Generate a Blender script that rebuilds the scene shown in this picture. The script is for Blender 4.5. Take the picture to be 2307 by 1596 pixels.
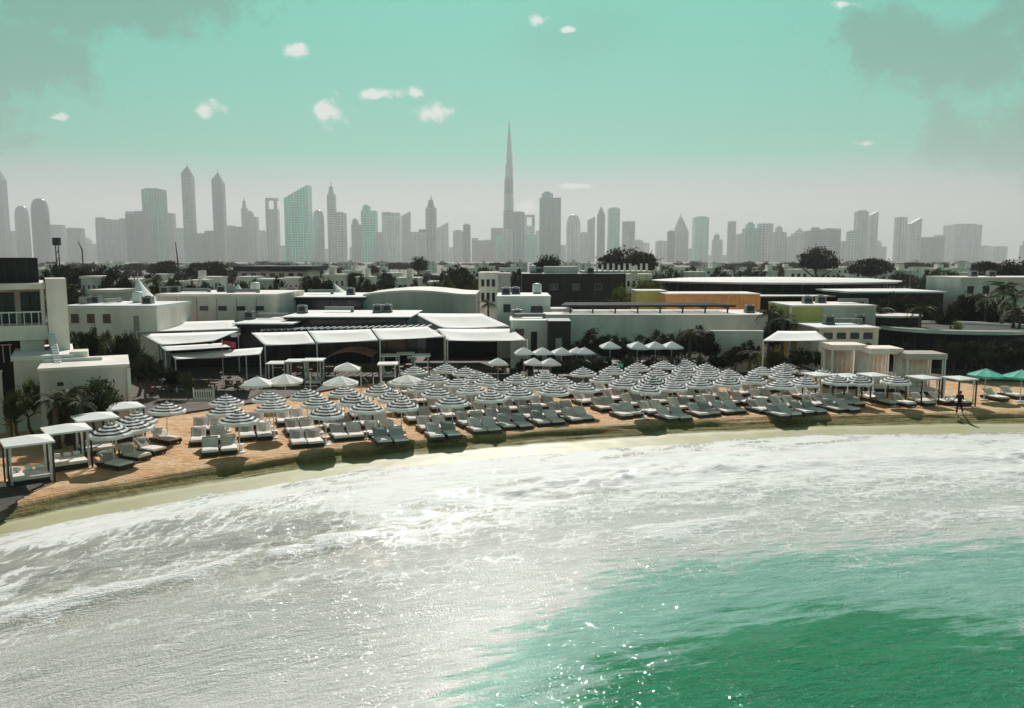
import bpy, math, random
import numpy as np
from mathutils import Vector, Matrix

random.seed(7)
R = math.radians
scene = bpy.context.scene
for o in list(bpy.data.objects):
    bpy.data.objects.remove(o)
COL = scene.collection

# ------------------------------------------------------------------ camera
FV, CXV, CYV, HYV, CAMZ = 1796.3, 1153.5, 798.0, 586.2, 12.0
TH = math.atan((CYV - HYV) / FV)
cam_d = bpy.data.cameras.new('camera')
cam_d.sensor_width = 36.0
cam_d.lens = 36.0 * FV / 2307.0
cam_d.clip_start = 0.5
cam_d.clip_end = 60000
cam = bpy.data.objects.new('camera', cam_d)
COL.objects.link(cam)
cam.location = (0, 0, CAMZ)
cam.rotation_euler = (math.pi / 2 - TH, 0, 0)
scene.camera = cam

def ray(x, y):
    a = (x - CXV) / FV
    b = (CYV - y) / FV
    return a, math.cos(TH) + b * math.sin(TH), -math.sin(TH) + b * math.cos(TH)

def G(x, y, z=0.0):
    a, dy, dz = ray(x, y)
    t = (z - CAMZ) / dz
    return Vector((a * t, dy * t, z))

def P(x, y, Y):
    a, dy, dz = ray(x, y)
    t = Y / dy
    return Vector((a * t, Y, CAMZ + dz * t))

# ------------------------------------------------------------------ world, sun, exposure
SUN_EL, SUN_AZ = R(41), R(0.5)          # the sun stands straight behind the club
world = bpy.data.worlds.new('World')
scene.world = world
world.use_nodes = True

class NT:
    """small helper to write node trees"""
    def __init__(self, tree):
        self.t = tree
        tree.nodes.clear()
    def n(self, typ, props=None, **ins):
        nd = self.t.nodes.new(typ)
        for k, v in (props or {}).items():
            setattr(nd, k, v)
        for k, v in ins.items():
            self.put(nd, k.replace('_', ' '), v)
        return nd
    def put(self, nd, key, v):
        s = nd.inputs[int(key[1:])] if key[0] == '#' else nd.inputs[key]
        if isinstance(v, bpy.types.NodeSocket):
            self.t.links.new(v, s)
        else:
            s.default_value = v
    def math(self, op, a, b=0.0, c=None, clamp=False):
        nd = self.n('ShaderNodeMath', {'operation': op, 'use_clamp': clamp})
        self.put(nd, '#0', a)
        self.put(nd, '#1', b)
        if c is not None:
            self.put(nd, '#2', c)
        return nd.outputs[0]
    def mix(self, f, a, b, mode='MIX'):
        nd = self.n('ShaderNodeMix', {'data_type': 'RGBA', 'blend_type': mode})
        self.put(nd, '#0', f)
        self.put(nd, '#6', a)
        self.put(nd, '#7', b)
        return nd.outputs[2]
    def rng(self, v, a, b, c=0.0, d=1.0, smooth=True):
        nd = self.n('ShaderNodeMapRange', {'interpolation_type': 'SMOOTHSTEP' if smooth else 'LINEAR'})
        for k, x in zip(('#0', '#1', '#2', '#3', '#4'), (v, a, b, c, d)):
            self.put(nd, k, x)
        return nd.outputs[0]
    def ramp(self, v, stops):
        nd = self.n('ShaderNodeValToRGB')
        cr = nd.color_ramp
        while len(cr.elements) < len(stops):
            cr.elements.new(0.5)
        for e, (p, c) in zip(cr.elements, stops):
            e.position = p
            e.color = c if len(c) == 4 else (*c, 1)
        self.put(nd, '#0', v)
        return nd.outputs[0]
    def noise(self, vec, scale, detail=4.0, rough=0.55, dist=0.0):
        nd = self.n('ShaderNodeTexNoise', Scale=scale, Detail=detail, Roughness=rough, Distortion=dist)
        if vec is not None:
            self.put(nd, 'Vector', vec)
        return nd.outputs[0]
    def scale(self, vec, s, loc=(0, 0, 0)):
        nd = self.n('ShaderNodeMapping')
        self.put(nd, 'Vector', vec)
        nd.inputs['Scale'].default_value = s
        nd.inputs['Location'].default_value = loc
        return nd.outputs[0]

w = NT(world.node_tree)
tc = w.n('ShaderNodeTexCoord').outputs['Generated']
sep = w.n('ShaderNodeSeparateXYZ', Vector=tc).outputs
sky = w.n('ShaderNodeTexSky', {'sky_type': 'NISHITA', 'sun_disc': False, 'sun_elevation': SUN_EL,
                               'sun_rotation': SUN_AZ, 'air_density': 1.0, 'dust_density': 2.0, 'ozone_density': 1.5}).outputs[0]
# pale grey haze at the horizon, mint higher up, darkened overhead to cut fill
grad = w.ramp(sep[2], [(0.0, (0.60, 0.56, 0.58)), (0.08, (0.47, 0.455, 0.48)), (0.125, (0.0, 0.53, 0.36)),
                       (0.30, (0.03, 0.56, 0.40)), (0.44, (0.09, 0.17, 0.165)), (0.62, (0.055, 0.065, 0.075)), (1.0, (0.03, 0.032, 0.042))])
skyc = w.mix(0.88, w.mix(1.0, sky, (0.02, 0.055, 0.05, 1), 'MULTIPLY'), grad)
# soft darker cloud sheets all round the sky
cn = w.noise(w.scale(tc, (1.6, 1.6, 5.0), (3.1, 0.4, 0.0)), 1.0, 3.0, 0.55)
cu = w.math('DIVIDE', sep[0], w.math('MAXIMUM', sep[1], 0.02))
cw = w.math('DIVIDE', sep[2], w.math('MAXIMUM', sep[1], 0.02))
cuv = w.n('ShaderNodeCombineXYZ', X=cu, Y=cw).outputs[0]
rag = w.math('SUBTRACT', w.noise(cuv, 34.0, 5.0, 0.62), 0.5)
rag2 = w.math('SUBTRACT', w.noise(cuv, 9.0, 6.0, 0.66), 0.5)

def blob(px, py, rx, ry, r):
    a, dy, dz = ray(px, py)
    x = w.math('MULTIPLY', w.math('SUBTRACT', cu, a / dy), FV / rx)
    y = w.math('MULTIPLY', w.math('SUBTRACT', cw, dz / dy), FV / ry)
    d = w.math('SQRT', w.math('ADD', w.math('MULTIPLY', x, x), w.math('MULTIPLY', y, y)))
    return w.math('ADD', d, w.math('MULTIPLY', r, 4.0))

def union(lst):
    o = lst[0]
    for x in lst[1:]:
        o = w.math('MINIMUM', o, x)
    return o
ahead = w.rng(sep[1], 0.05, 0.2)
dark = union([blob(*b, rag2) for b in ((250, 10, 300, 75), (20, 160, 190, 130), (2200, 120, 330, 110), (2330, 320, 210, 130))])
dark_f = w.math('MULTIPLY', w.rng(dark, 1.2, 0.5, 0.0, 0.8), ahead)
dark_n = w.math('MULTIPLY', w.rng(cn, 0.56, 0.72, 0.0, 0.35), w.rng(sep[2], 0.12, 0.3))
dark_f = w.math('MAXIMUM', dark_f, dark_n)
skyc = w.mix(dark_f, skyc, (0.02, 0.29, 0.205, 1))
puff = union([blob(*b, rag) for b in ((668, 112, 34, 16), (462, 246, 36, 17), (728, 252, 44, 26), (848, 214, 66, 14),
                                      (985, 250, 48, 19), (938, 210, 18, 14), (1210, 45, 18, 12), (1285, 68, 18, 8),
                                      (1305, 420, 60, 6), (130, 265, 30, 7), (1945, 324, 26, 7),
                                      (1190, 468, 26, 16), (1905, 8, 34, 9))])
puff_f = w.math('MULTIPLY', w.rng(puff, 1.2, 0.3, 0.0, 0.92), ahead)
skyc = w.mix(puff_f, skyc, (0.84, 0.83, 0.82, 1))
w.n('ShaderNodeOutputWorld', Surface=w.n('ShaderNodeBackground', Color=skyc, Strength=1.0).outputs[0])

sun_d = bpy.data.lights.new('sun', 'SUN')
sun_d.energy = 4.8
sun_d.angle = R(0.53)
sun_d.color = (1.0, 0.955, 0.895)
sun = bpy.data.objects.new('sun', sun_d)
COL.objects.link(sun)
sv = Vector((math.sin(SUN_AZ) * math.cos(SUN_EL), math.cos(SUN_AZ) * math.cos(SUN_EL), math.sin(SUN_EL)))
sun.rotation_euler = sv.to_track_quat('Z', 'Y').to_euler()
scene.view_settings.view_transform = 'Standard'
scene.view_settings.look = 'None'
scene.view_settings.exposure = 0.0
scene.view_settings.gamma = 1.0
scene.cycles.use_denoising = True
scene.cycles.max_bounces = 4
scene.cycles.volume_bounces = 0
scene.cycles.sample_clamp_indirect = 4.0

# ------------------------------------------------------------------ materials
MATS = {}
def mat(name, col, rough=0.7, var=0.12, vscale=0.6, bump=0.0, bscale=20.0, metal=0.0, spec=0.4, streak=False, obj_var=0.0):
    m = bpy.data.materials.new(name)
    m.use_nodes = True
    t = NT(m.node_tree)
    g = t.n('ShaderNodeNewGeometry').outputs['Position']
    v = t.scale(g, (1, 1, 0.25)) if streak else g
    f = t.noise(v, vscale, 3.0, 0.65)
    f = t.rng(f, 0.3, 0.72)
    lo = tuple(max(0, c * (1 - var)) for c in col) + (1,)
    hi = tuple(min(0.95, c * (1 + var)) for c in col) + (1,)
    c = t.mix(f, lo, hi)
    if obj_var:
        rnd = t.n('ShaderNodeObjectInfo').outputs['Random']
        c = t.mix(1.0, c, t.ramp(rnd, [(0, (1 - obj_var,) * 3), (1, (1 + obj_var,) * 3)]), 'MULTIPLY')
    b = t.n('ShaderNodeBsdfPrincipled', Base_Color=c, Roughness=rough, Metallic=metal)
    b.inputs['Specular IOR Level'].default_value = spec
    if bump:
        bn = t.n('ShaderNodeBump', Strength=bump, Distance=0.03, Height=t.noise(g, bscale, 2.0, 0.6)).outputs[0]
        t.put(b, 'Normal', bn)
    t.n('ShaderNodeOutputMaterial', Surface=b.outputs[0])
    MATS[name] = m
    return m

mat('white_wall', (0.84, 0.775, 0.72), 0.8, 0.13, 0.35, 0.15, 9, streak=True)
mat('pale_wall', (0.84, 0.75, 0.69), 0.85, 0.16, 0.3, 0.15, 9, streak=True)
mat('grey_wall', (0.66, 0.58, 0.53), 0.85, 0.2, 0.3, 0.15, 9, streak=True)
mat('tan_wall', (0.62, 0.52, 0.16), 0.85, 0.10, 0.5, 0.2, 7, streak=True)
mat('wood_wall', (0.95, 0.38, 0.15), 0.7, 0.15, 0.8, 0.2, 7)
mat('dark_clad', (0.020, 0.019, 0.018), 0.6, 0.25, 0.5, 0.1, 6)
mat('dark_metal', (0.03, 0.03, 0.032), 0.45, 0.2, 2)
mat('grey_metal', (0.28, 0.28, 0.28), 0.45, 0.15, 2, metal=0.3)
mat('roof_white', (0.80, 0.79, 0.77), 0.75, 0.06, 0.4, 0.1, 6)
mat('fabric_white', (0.82, 0.81, 0.79), 0.85, 0.05, 0.8, 0.2, 4)
mat('fabric_black', (0.022, 0.022, 0.024), 0.85, 0.1, 2)
mat('fabric_grey', (0.70, 0.61, 0.55), 0.9, 0.1, 2, obj_var=0.42)
mat('cushion', (0.86, 0.79, 0.73), 0.9, 0.10, 3, 0.3, 12, obj_var=0.16)
mat('towel', (0.80, 0.79, 0.77), 0.95, 0.06, 5, 0.4, 30)
mat('fabric_teal', (0.10, 0.55, 0.40), 0.85, 0.12, 2)
mat('fabric_red', (0.55, 0.05, 0.10), 0.8, 0.1, 2)
mat('white_paint', (0.75, 0.745, 0.73), 0.5, 0.06, 2)
mat('wood', (0.16, 0.10, 0.06), 0.7, 0.25, 2, 0.2, 12)
mat('trunk', (0.11, 0.085, 0.06), 0.9, 0.25, 2, 0.5, 8)
mat('stone', (0.34, 0.32, 0.29), 0.85, 0.15, 0.5, 0.25, 8)
mat('deck', (0.10, 0.085, 0.07), 0.8, 0.2, 0.6, 0.2, 6)
mat('dark_strip_tone', (0.055, 0.05, 0.046), 0.75, 0.3, 1.5, 0.2, 8)
mat('skin', (0.36, 0.20, 0.13), 0.6, 0.08, 6)
mat('black_cloth', (0.016, 0.016, 0.018), 0.9, 0.2, 6)
mat('hair', (0.015, 0.011, 0.01), 0.6, 0.2, 10)

def glass_mat(name, col, rough=0.12):
    m = bpy.data.materials.new(name)
    m.use_nodes = True
    t = NT(m.node_tree)
    b = t.n('ShaderNodeBsdfPrincipled', Base_Color=(*col, 1), Roughness=rough)
    b.inputs['Specular IOR Level'].default_value = 0.6
    t.n('ShaderNodeOutputMaterial', Surface=b.outputs[0])
    MATS[name] = m
glass_mat('glass', (0.02, 0.025, 0.027))

def leaf_mat(name, col):
    m = bpy.data.materials.new(name)
    m.use_nodes = True
    t = NT(m.node_tree)
    g = t.n('ShaderNodeNewGeometry')
    f = t.noise(g.outputs['Position'], 1.3, 3.0)
    r = t.n('ShaderNodeObjectInfo').outputs['Random']
    a = tuple(c * 0.6 for c in col) + (1,)
    b = tuple(c * 1.35 for c in col) + (1,)
    c = t.mix(t.rng(f, 0.3, 0.7), a, b)
    c = t.mix(1.0, c, t.ramp(r, [(0, (0.75, 0.78, 0.8)), (1, (1.25, 1.15, 1.05))]), 'MULTIPLY')
    d = t.n('ShaderNodeBsdfPrincipled', Base_Color=c, Roughness=0.65)
    d.inputs['Specular IOR Level'].default_value = 0.25
    tr = t.n('ShaderNodeBsdfTranslucent', Color=t.mix(1.0, c, (1.1, 1.2, 0.5, 1), 'MULTIPLY'))
    mx = t.n('ShaderNodeMixShader')
    t.put(mx, '#0', 0.22)
    t.put(mx, '#1', d.outputs[0])
    t.put(mx, '#2', tr.outputs[0])
    t.n('ShaderNodeOutputMaterial', Surface=mx.outputs[0])
    MATS[name] = m
leaf_mat('leaf_dark', (0.034, 0.042, 0.027))
leaf_mat('leaf_mid', (0.062, 0.078, 0.040))
leaf_mat('leaf_olive', (0.13, 0.15, 0.05))
leaf_mat('leaf_palm', (0.07, 0.085, 0.05))

def tower_mat(name, col):
    m = bpy.data.materials.new(name)
    m.use_nodes = True
    t = NT(m.node_tree)
    g = t.n('ShaderNodeNewGeometry').outputs['Position']
    s = t.n('ShaderNodeSeparateXYZ', Vector=g).outputs
    xy = t.math('ADD', s[0], t.math('MULTIPLY', s[1], 0.7))
    vec = t.n('ShaderNodeCombineXYZ', X=xy, Y=s[2]).outputs[0]
    br = t.n('ShaderNodeTexBrick', {'offset': 0.0}, Vector=vec, Scale=1.0)
    br.inputs['Color1'].default_value = (*[c * 0.55 for c in col], 1)
    br.inputs['Color2'].default_value = (*[c * 0.75 for c in col], 1)
    br.inputs['Mortar'].default_value = (*[min(0.9, c * 1.5) for c in col], 1)
    br.inputs['Mortar Size'].default_value = 2.6
    br.inputs['Brick Width'].default_value = 16.0
    br.inputs['Row Height'].default_value = 13.0
    c = t.mix(t.rng(t.noise(t.scale(vec, (0.05, 0.006, 1)), 1.0, 3), 0.42, 0.58, 0, 0.4), br.outputs[0], (*[x * 0.35 for x in col], 1))
    tone = t.n('ShaderNodeObjectInfo').outputs['Random']
    c = t.mix(1.0, c, t.ramp(tone, [(0, (0.35, 0.37, 0.38)), (1, (1.7, 1.65, 1.6))]), 'MULTIPLY')
    b = t.n('ShaderNodeBsdfPrincipled', Base_Color=c, Roughness=0.3)
    t.n('ShaderNodeOutputMaterial', Surface=b.outputs[0])
    MATS[name] = m
tower_mat('tower_grey', (0.36, 0.36, 0.37))
tower_mat('tower_dark', (0.22, 0.225, 0.235))
tower_mat('tower_teal', (0.04, 0.52, 0.40))
tower_mat('tower_pale', (0.32, 0.31, 0.30))

# ------------------------------------------------------------------ mesh and object helpers
class MB:
    def __init__(self):
        self.v, self.f, self.m = [], [], []
    def add(self, verts, faces, mi=0):
        o = len(self.v)
        self.v += [tuple(p) for p in verts]
        self.f += [tuple(i + o for i in q) for q in faces]
        self.m += [mi] * len(faces)
        return self
    def box(self, x0, x1, y0, y1, z0, z1, mi=0):
        return self.add([(x0, y0, z0), (x1, y0, z0), (x1, y1, z0), (x0, y1, z0), (x0, y0, z1), (x1, y0, z1), (x1, y1, z1), (x0, y1, z1)],
                        [(0, 3, 2, 1), (4, 5, 6, 7), (0, 1, 5, 4), (1, 2, 6, 5), (2, 3, 7, 6), (3, 0, 4, 7)], mi)
    def tube(self, a, b, r0, r1=None, n=8, mi=0):
        a, b = Vector(a), Vector(b)
        r1 = r0 if r1 is None else r1
        d = (b - a).normalized()
        u = d.orthogonal().normalized()
        q = d.cross(u)
        vs = []
        for c, r in ((a, r0), (b, r1)):
            for i in range(n):
                t = 2 * math.pi * i / n
                vs.append(c + u * (math.cos(t) * r) + q * (math.sin(t) * r))
        fs = [(i, (i + 1) % n, n + (i + 1) % n, n + i) for i in range(n)]
        fs += [tuple(range(n - 1, -1, -1)), tuple(range(n, 2 * n))]
        return self.add(vs, fs, mi)
    def lathe(self, prof, n=16, c=(0, 0, 0), mi=0, ang=0.0, sx=1.0, sy=1.0):
        vs = []
        for r, z in prof:
            for i in range(n):
                t = 2 * math.pi * i / n + ang
                vs.append((c[0] + math.cos(t) * r * sx, c[1] + math.sin(t) * r * sy, c[2] + z))
        fs = []
        for k in range(len(prof) - 1):
            for i in range(n):
                j = (i + 1) % n
                fs.append((k * n + i, k * n + j, (k + 1) * n + j, (k + 1) * n + i))
        fs.append(tuple(range(n - 1, -1, -1)))
        fs.append(tuple(range((len(prof) - 1) * n, len(prof) * n)))
        return self.add(vs, fs, mi)
    def sheet(self, fn, nu, nv, th=0.03, mi=0, dr=(0, 0, 1)):
        """grid surface with thickness; fn(u, v) gives a point"""
        top = [Vector(fn(i / nu, j / nv)) for j in range(nv + 1) for i in range(nu + 1)]
        bot = [p - Vector(dr) * th for p in top]
        n = len(top)
        W = nu + 1
        fs = []
        for j in range(nv):
            for i in range(nu):
                a = j * W + i
                fs.append((a, a + 1, a + W + 1, a + W))
                fs.append((n + a, n + a + W, n + a + W + 1, n + a + 1))
        ring = [i for i in range(W)] + [j * W + nu for j in range(1, nv + 1)] + [nv * W + i for i in range(nu - 1, -1, -1)] + [j * W for j in range(nv - 1, 0, -1)]
        for k in range(len(ring)):
            a, b = ring[k], ring[(k + 1) % len(ring)]
            fs.append((b, a, n + a, n + b))
        return self.add(top + bot, fs, mi)
    def mesh(self, name, mats, smooth=False):
        me = bpy.data.meshes.new(name)
        me.from_pydata(self.v, [], self.f)
        for x in (mats if isinstance(mats, (list, tuple)) else [mats]):
            me.materials.append(MATS[x])
        if isinstance(mats, (list, tuple)) and len(mats) > 1:
            me.polygons.foreach_set('material_index', self.m)
        if smooth:
            me.polygons.foreach_set('use_smooth', [True] * len(me.polygons))
        me.update()
        return me
    def build(self, name, mats, parent=None, smooth=False):
        """verts are world coordinates; shifted when the parent thing stands elsewhere"""
        off = OFF.get(parent.name, Vector((0, 0, 0))) if parent else Vector((0, 0, 0))
        if off.length:
            self.v = [(p[0] - off.x, p[1] - off.y, p[2] - off.z) for p in self.v]
        o = bpy.data.objects.new(name, self.mesh(name, mats, smooth))
        COL.objects.link(o)
        if parent:
            o.parent = parent
            OFF[o.name] = off
        return o
OFF = {}

def tag(o, label=None, cat=None, group=None, kind=None):
    for k, v in (('label', label), ('category', cat), ('group', group), ('kind', kind)):
        if v:
            o[k] = v
    return o

def thing(name, label, cat, loc=(0, 0, 0), rz=0.0, group=None):
    o = bpy.data.objects.new(name, None)
    COL.objects.link(o)
    o.location = loc
    o.rotation_euler = (0, 0, rz)
    o.empty_display_size = 0.3
    OFF[o.name] = Vector(loc)
    return tag(o, label, cat, group)

def child(name, me, parent, loc=(0, 0, 0), rot=(0, 0, 0), sc=(1, 1, 1)):
    o = bpy.data.objects.new(name, me)
    COL.objects.link(o)
    o.parent = parent
    o.location = loc
    o.rotation_euler = rot
    o.scale = sc
    return o

ORD = ['', 'first', 'second', 'third', 'fourth', 'fifth', 'sixth', 'seventh', 'eighth', 'ninth', 'tenth', 'eleventh', 'twelfth',
       'thirteenth', 'fourteenth', 'fifteenth', 'sixteenth', 'seventeenth', 'eighteenth', 'nineteenth']
TENS = {2: 'twenty', 3: 'thirty', 4: 'forty', 5: 'fifty', 6: 'sixty', 7: 'seventy', 8: 'eighty', 9: 'ninety'}
def ordw(n):
    if n < 20:
        return ORD[n]
    if n >= 100:
        return 'hundredth' if n == 100 else 'hundred-and-' + ordw(n - 100)
    t, u = divmod(n, 10)
    return (TENS[t][:-1] + 'ieth') if u == 0 else TENS[t] + '-' + ORD[u]

# value noise for displaced sheets
_rs = np.random.RandomState(3)
_tab = _rs.rand(256, 256)
def vnoise(x, y):
    xi, yi = np.floor(x).astype(int), np.floor(y).astype(int)
    xf, yf = x - xi, y - yi
    xf = xf * xf * (3 - 2 * xf)
    yf = yf * yf * (3 - 2 * yf)
    a = _tab[xi % 256, yi % 256]
    b = _tab[(xi + 1) % 256, yi % 256]
    c = _tab[xi % 256, (yi + 1) % 256]
    d = _tab[(xi + 1) % 256, (yi + 1) % 256]
    return (a * (1 - xf) + b * xf) * (1 - yf) + (c * (1 - xf) + d * xf) * yf - 0.5
def fbm(x, y, o=4):
    s, k = 0, 1.0
    for i in range(o):
        s = s + k * vnoise(x * 2 ** i + 17.3 * i, y * 2 ** i + 5.1 * i)
        k *= 0.5
    return s

# ------------------------------------------------------------------ ground, beach and sea
SX = np.array([-6000, -200, -60, -30, -24.4, -22.6, -19.4, -15.6, -11.3, -6.2, 2.4, 11.9, 22.2, 32.4, 40.4, 70, 300, 9000], float)
SY = np.array([-5900, -110, 4, 33.2, 38.8, 41.0, 43.9, 46.7, 49.9, 52.4, 55.7, 58.6, 60.8, 61.9, 62.2, 62.0, 40, -900], float)
_xs = np.arange(-80, 90, 0.5)
_k = np.exp(-np.linspace(-2, 2, 13) ** 2)
_k /= _k.sum()
_ys = np.convolve(np.interp(_xs, SX, SY), _k, mode='same')
def shore(x):
    y = np.interp(x, SX, SY)
    return np.where((x > -70) & (x < 80), np.interp(x, _xs, _ys), y)

def grid_mesh(name, X, T, zfn, material, attr=True):
    xx, tt = np.meshgrid(X, T)
    xx, tt = xx.ravel(), tt.ravel()
    yy = shore(xx) - tt
    zz = zfn(xx, tt, yy)
    nx, nt = len(X), len(T)
    idx = np.arange(nx * nt).reshape(nt, nx)
    f = np.stack([idx[:-1, :-1], idx[1:, :-1], idx[1:, 1:], idx[:-1, 1:]], -1).reshape(-1, 4)
    me = bpy.data.meshes.new(name)
    me.vertices.add(len(xx))
    me.vertices.foreach_set('co', np.stack([xx, yy, zz], -1).astype(np.float32).ravel())
    me.loops.add(f.size)
    me.loops.foreach_set('vertex_index', f.ravel().astype(np.int32))
    me.polygons.add(len(f))
    me.polygons.foreach_set('loop_start', np.arange(0, f.size, 4, dtype=np.int32))
    me.polygons.foreach_set('use_smooth', np.ones(len(f), dtype=bool))
    a = me.attributes.new('offshore', 'FLOAT', 'POINT')
    a.data.foreach_set('value', tt.astype(np.float32))
    me.materials.append(material)
    me.update(calc_edges=True)
    me.validate()
    o = bpy.data.objects.new(name, me)
    COL.objects.link(o)
    return o

def ground_z(x, t, y):
    n = fbm(x * 0.25, (y + t) * 0.05 + t * 0.9, 3)
    tj = t + 0.55 * vnoise(x * 0.22, t * 0 + 2.2) + 0.22 * vnoise(x * 0.8, t * 0 + 9.2)
    prof = np.interp(tj, [-9000, -3, -1.0, -0.2, 0.18, 0.55, 0.72, 1.2, 1.45, 4.0, 6.0, 12, 45, 9000],
                     [0, 0, 0.05, 0.06, -0.02, -0.30, -0.33, -0.42, -0.55, -0.66, -0.74, -1.1, -3.5, -9])
    near = np.clip(1 - np.abs(t + 8) / 16, 0, 1)
    return prof + near * 0.07 * fbm(x * 0.9, y * 0.9, 3) + np.clip(1 - np.abs(tj - 0.7) / 1.2, 0, 1) * 0.16 * fbm(x * 0.18, t * 2.6, 3)

def far(a, b, n):
    return list(np.sign(a) * np.geomspace(abs(a), abs(b), n))
XG = sorted(far(-46, -12500, 16) + list(np.arange(-45, 60, 0.3)) + far(61, 12500, 16))
TG = sorted(far(-31, -13000, 26) + list(np.arange(-30, -3, 0.5)) + list(np.arange(-3, 4, 0.09)) + list(np.arange(4, 14, 0.5)) + far(15, 3000, 8))
XW = sorted(far(-41, -12500, 14) + list(np.arange(-40, 58, 0.17)) + far(59, 12500, 14))
TW = sorted(list(np.arange(2.6, 44, 0.16)) + far(45, 9000, 16))

def sand_material():
    m = bpy.data.materials.new('sand')
    m.use_nodes = True
    t = NT(m.node_tree)
    pos = t.n('ShaderNodeNewGeometry').outputs['Position']
    off = t.n('ShaderNodeAttribute', {'attribute_name': 'offshore'}).outputs['Fac']
    n1 = t.noise(pos, 0.35, 4, 0.6)
    n2 = t.noise(pos, 2.2, 4, 0.7)
    dry = t.mix(t.rng(n1, 0.3, 0.7), (0.78, 0.45, 0.225, 1), (0.80, 0.57, 0.34, 1))
    dry = t.mix(t.rng(n2, 0.45, 0.75, 0, 0.45), dry, (0.46, 0.27, 0.13, 1))
    wob = t.math('ADD', off, t.math('MULTIPLY', t.math('SUBTRACT', t.noise(pos, 0.3, 4), 0.5), 1.3))
    damp_shade = t.mix(t.rng(n2, 0.3, 0.7), (0.25, 0.215, 0.06, 1), (0.14, 0.125, 0.035, 1))  # olive damp sand, darkened to carry the scarp's backlit shade
    wet = t.mix(t.rng(n1, 0.35, 0.65), (0.46, 0.45, 0.24, 1), (0.52, 0.49, 0.33, 1))
    c = t.mix(t.rng(wob, -0.3, 0.7), dry, damp_shade)
    c = t.mix(t.rng(wob, 1.0, 2.0), c, wet)
    # beyond the club: streets, plots and scrub too far to tell apart
    inland = t.rng(off, -60, -140)
    town = t.ramp(t.noise(pos, 0.02, 5, 0.7), [(0.36, (0.06, 0.07, 0.045)), (0.47, (0.16, 0.145, 0.12)), (0.56, (0.30, 0.28, 0.25)), (0.66, (0.10, 0.105, 0.08))])
    c = t.mix(t.math('MULTIPLY', t.rng(t.noise(pos, 0.9, 3, 0.6), 0.5, 0.62), t.rng(wob, 1.2, -0.6, 0.0, 0.5)), c, (0.50, 0.24, 0.09, 1))
    c = t.mix(inland, c, town)
    rough = t.rng(wob, 1.0, 2.6, 0.92, 0.38)
    b = t.n('ShaderNodeBsdfPrincipled', Base_Color=c, Roughness=rough)
    foot = t.n('ShaderNodeTexVoronoi', {'feature': 'F1'}, Vector=pos, Scale=2.2).outputs['Distance']
    h = t.math('ADD', t.math('MULTIPLY', foot, 0.8), t.noise(pos, 9, 3, 0.65))
    px = t.n('ShaderNodeSeparateXYZ', Vector=pos).outputs[0]
    line = t.noise(t.scale(t.n('ShaderNodeCombineXYZ', X=px, Y=off).outputs[0], (0.12, 4.2, 1)), 1.0, 3, 0.6)
    h = t.math('ADD', h, t.math('MULTIPLY', line, t.rng(off, -4.5, -1.0, 0.2, 2.6)))
    st = t.rng(wob, 1.2, 2.0, 0.95, 0.05)
    bp = t.n('ShaderNodeBump', Strength=st, Distance=0.14, Height=h)
    t.put(b, 'Normal', bp.outputs[0])
    t.n('ShaderNodeOutputMaterial', Surface=b.outputs[0])
    return m

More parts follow.
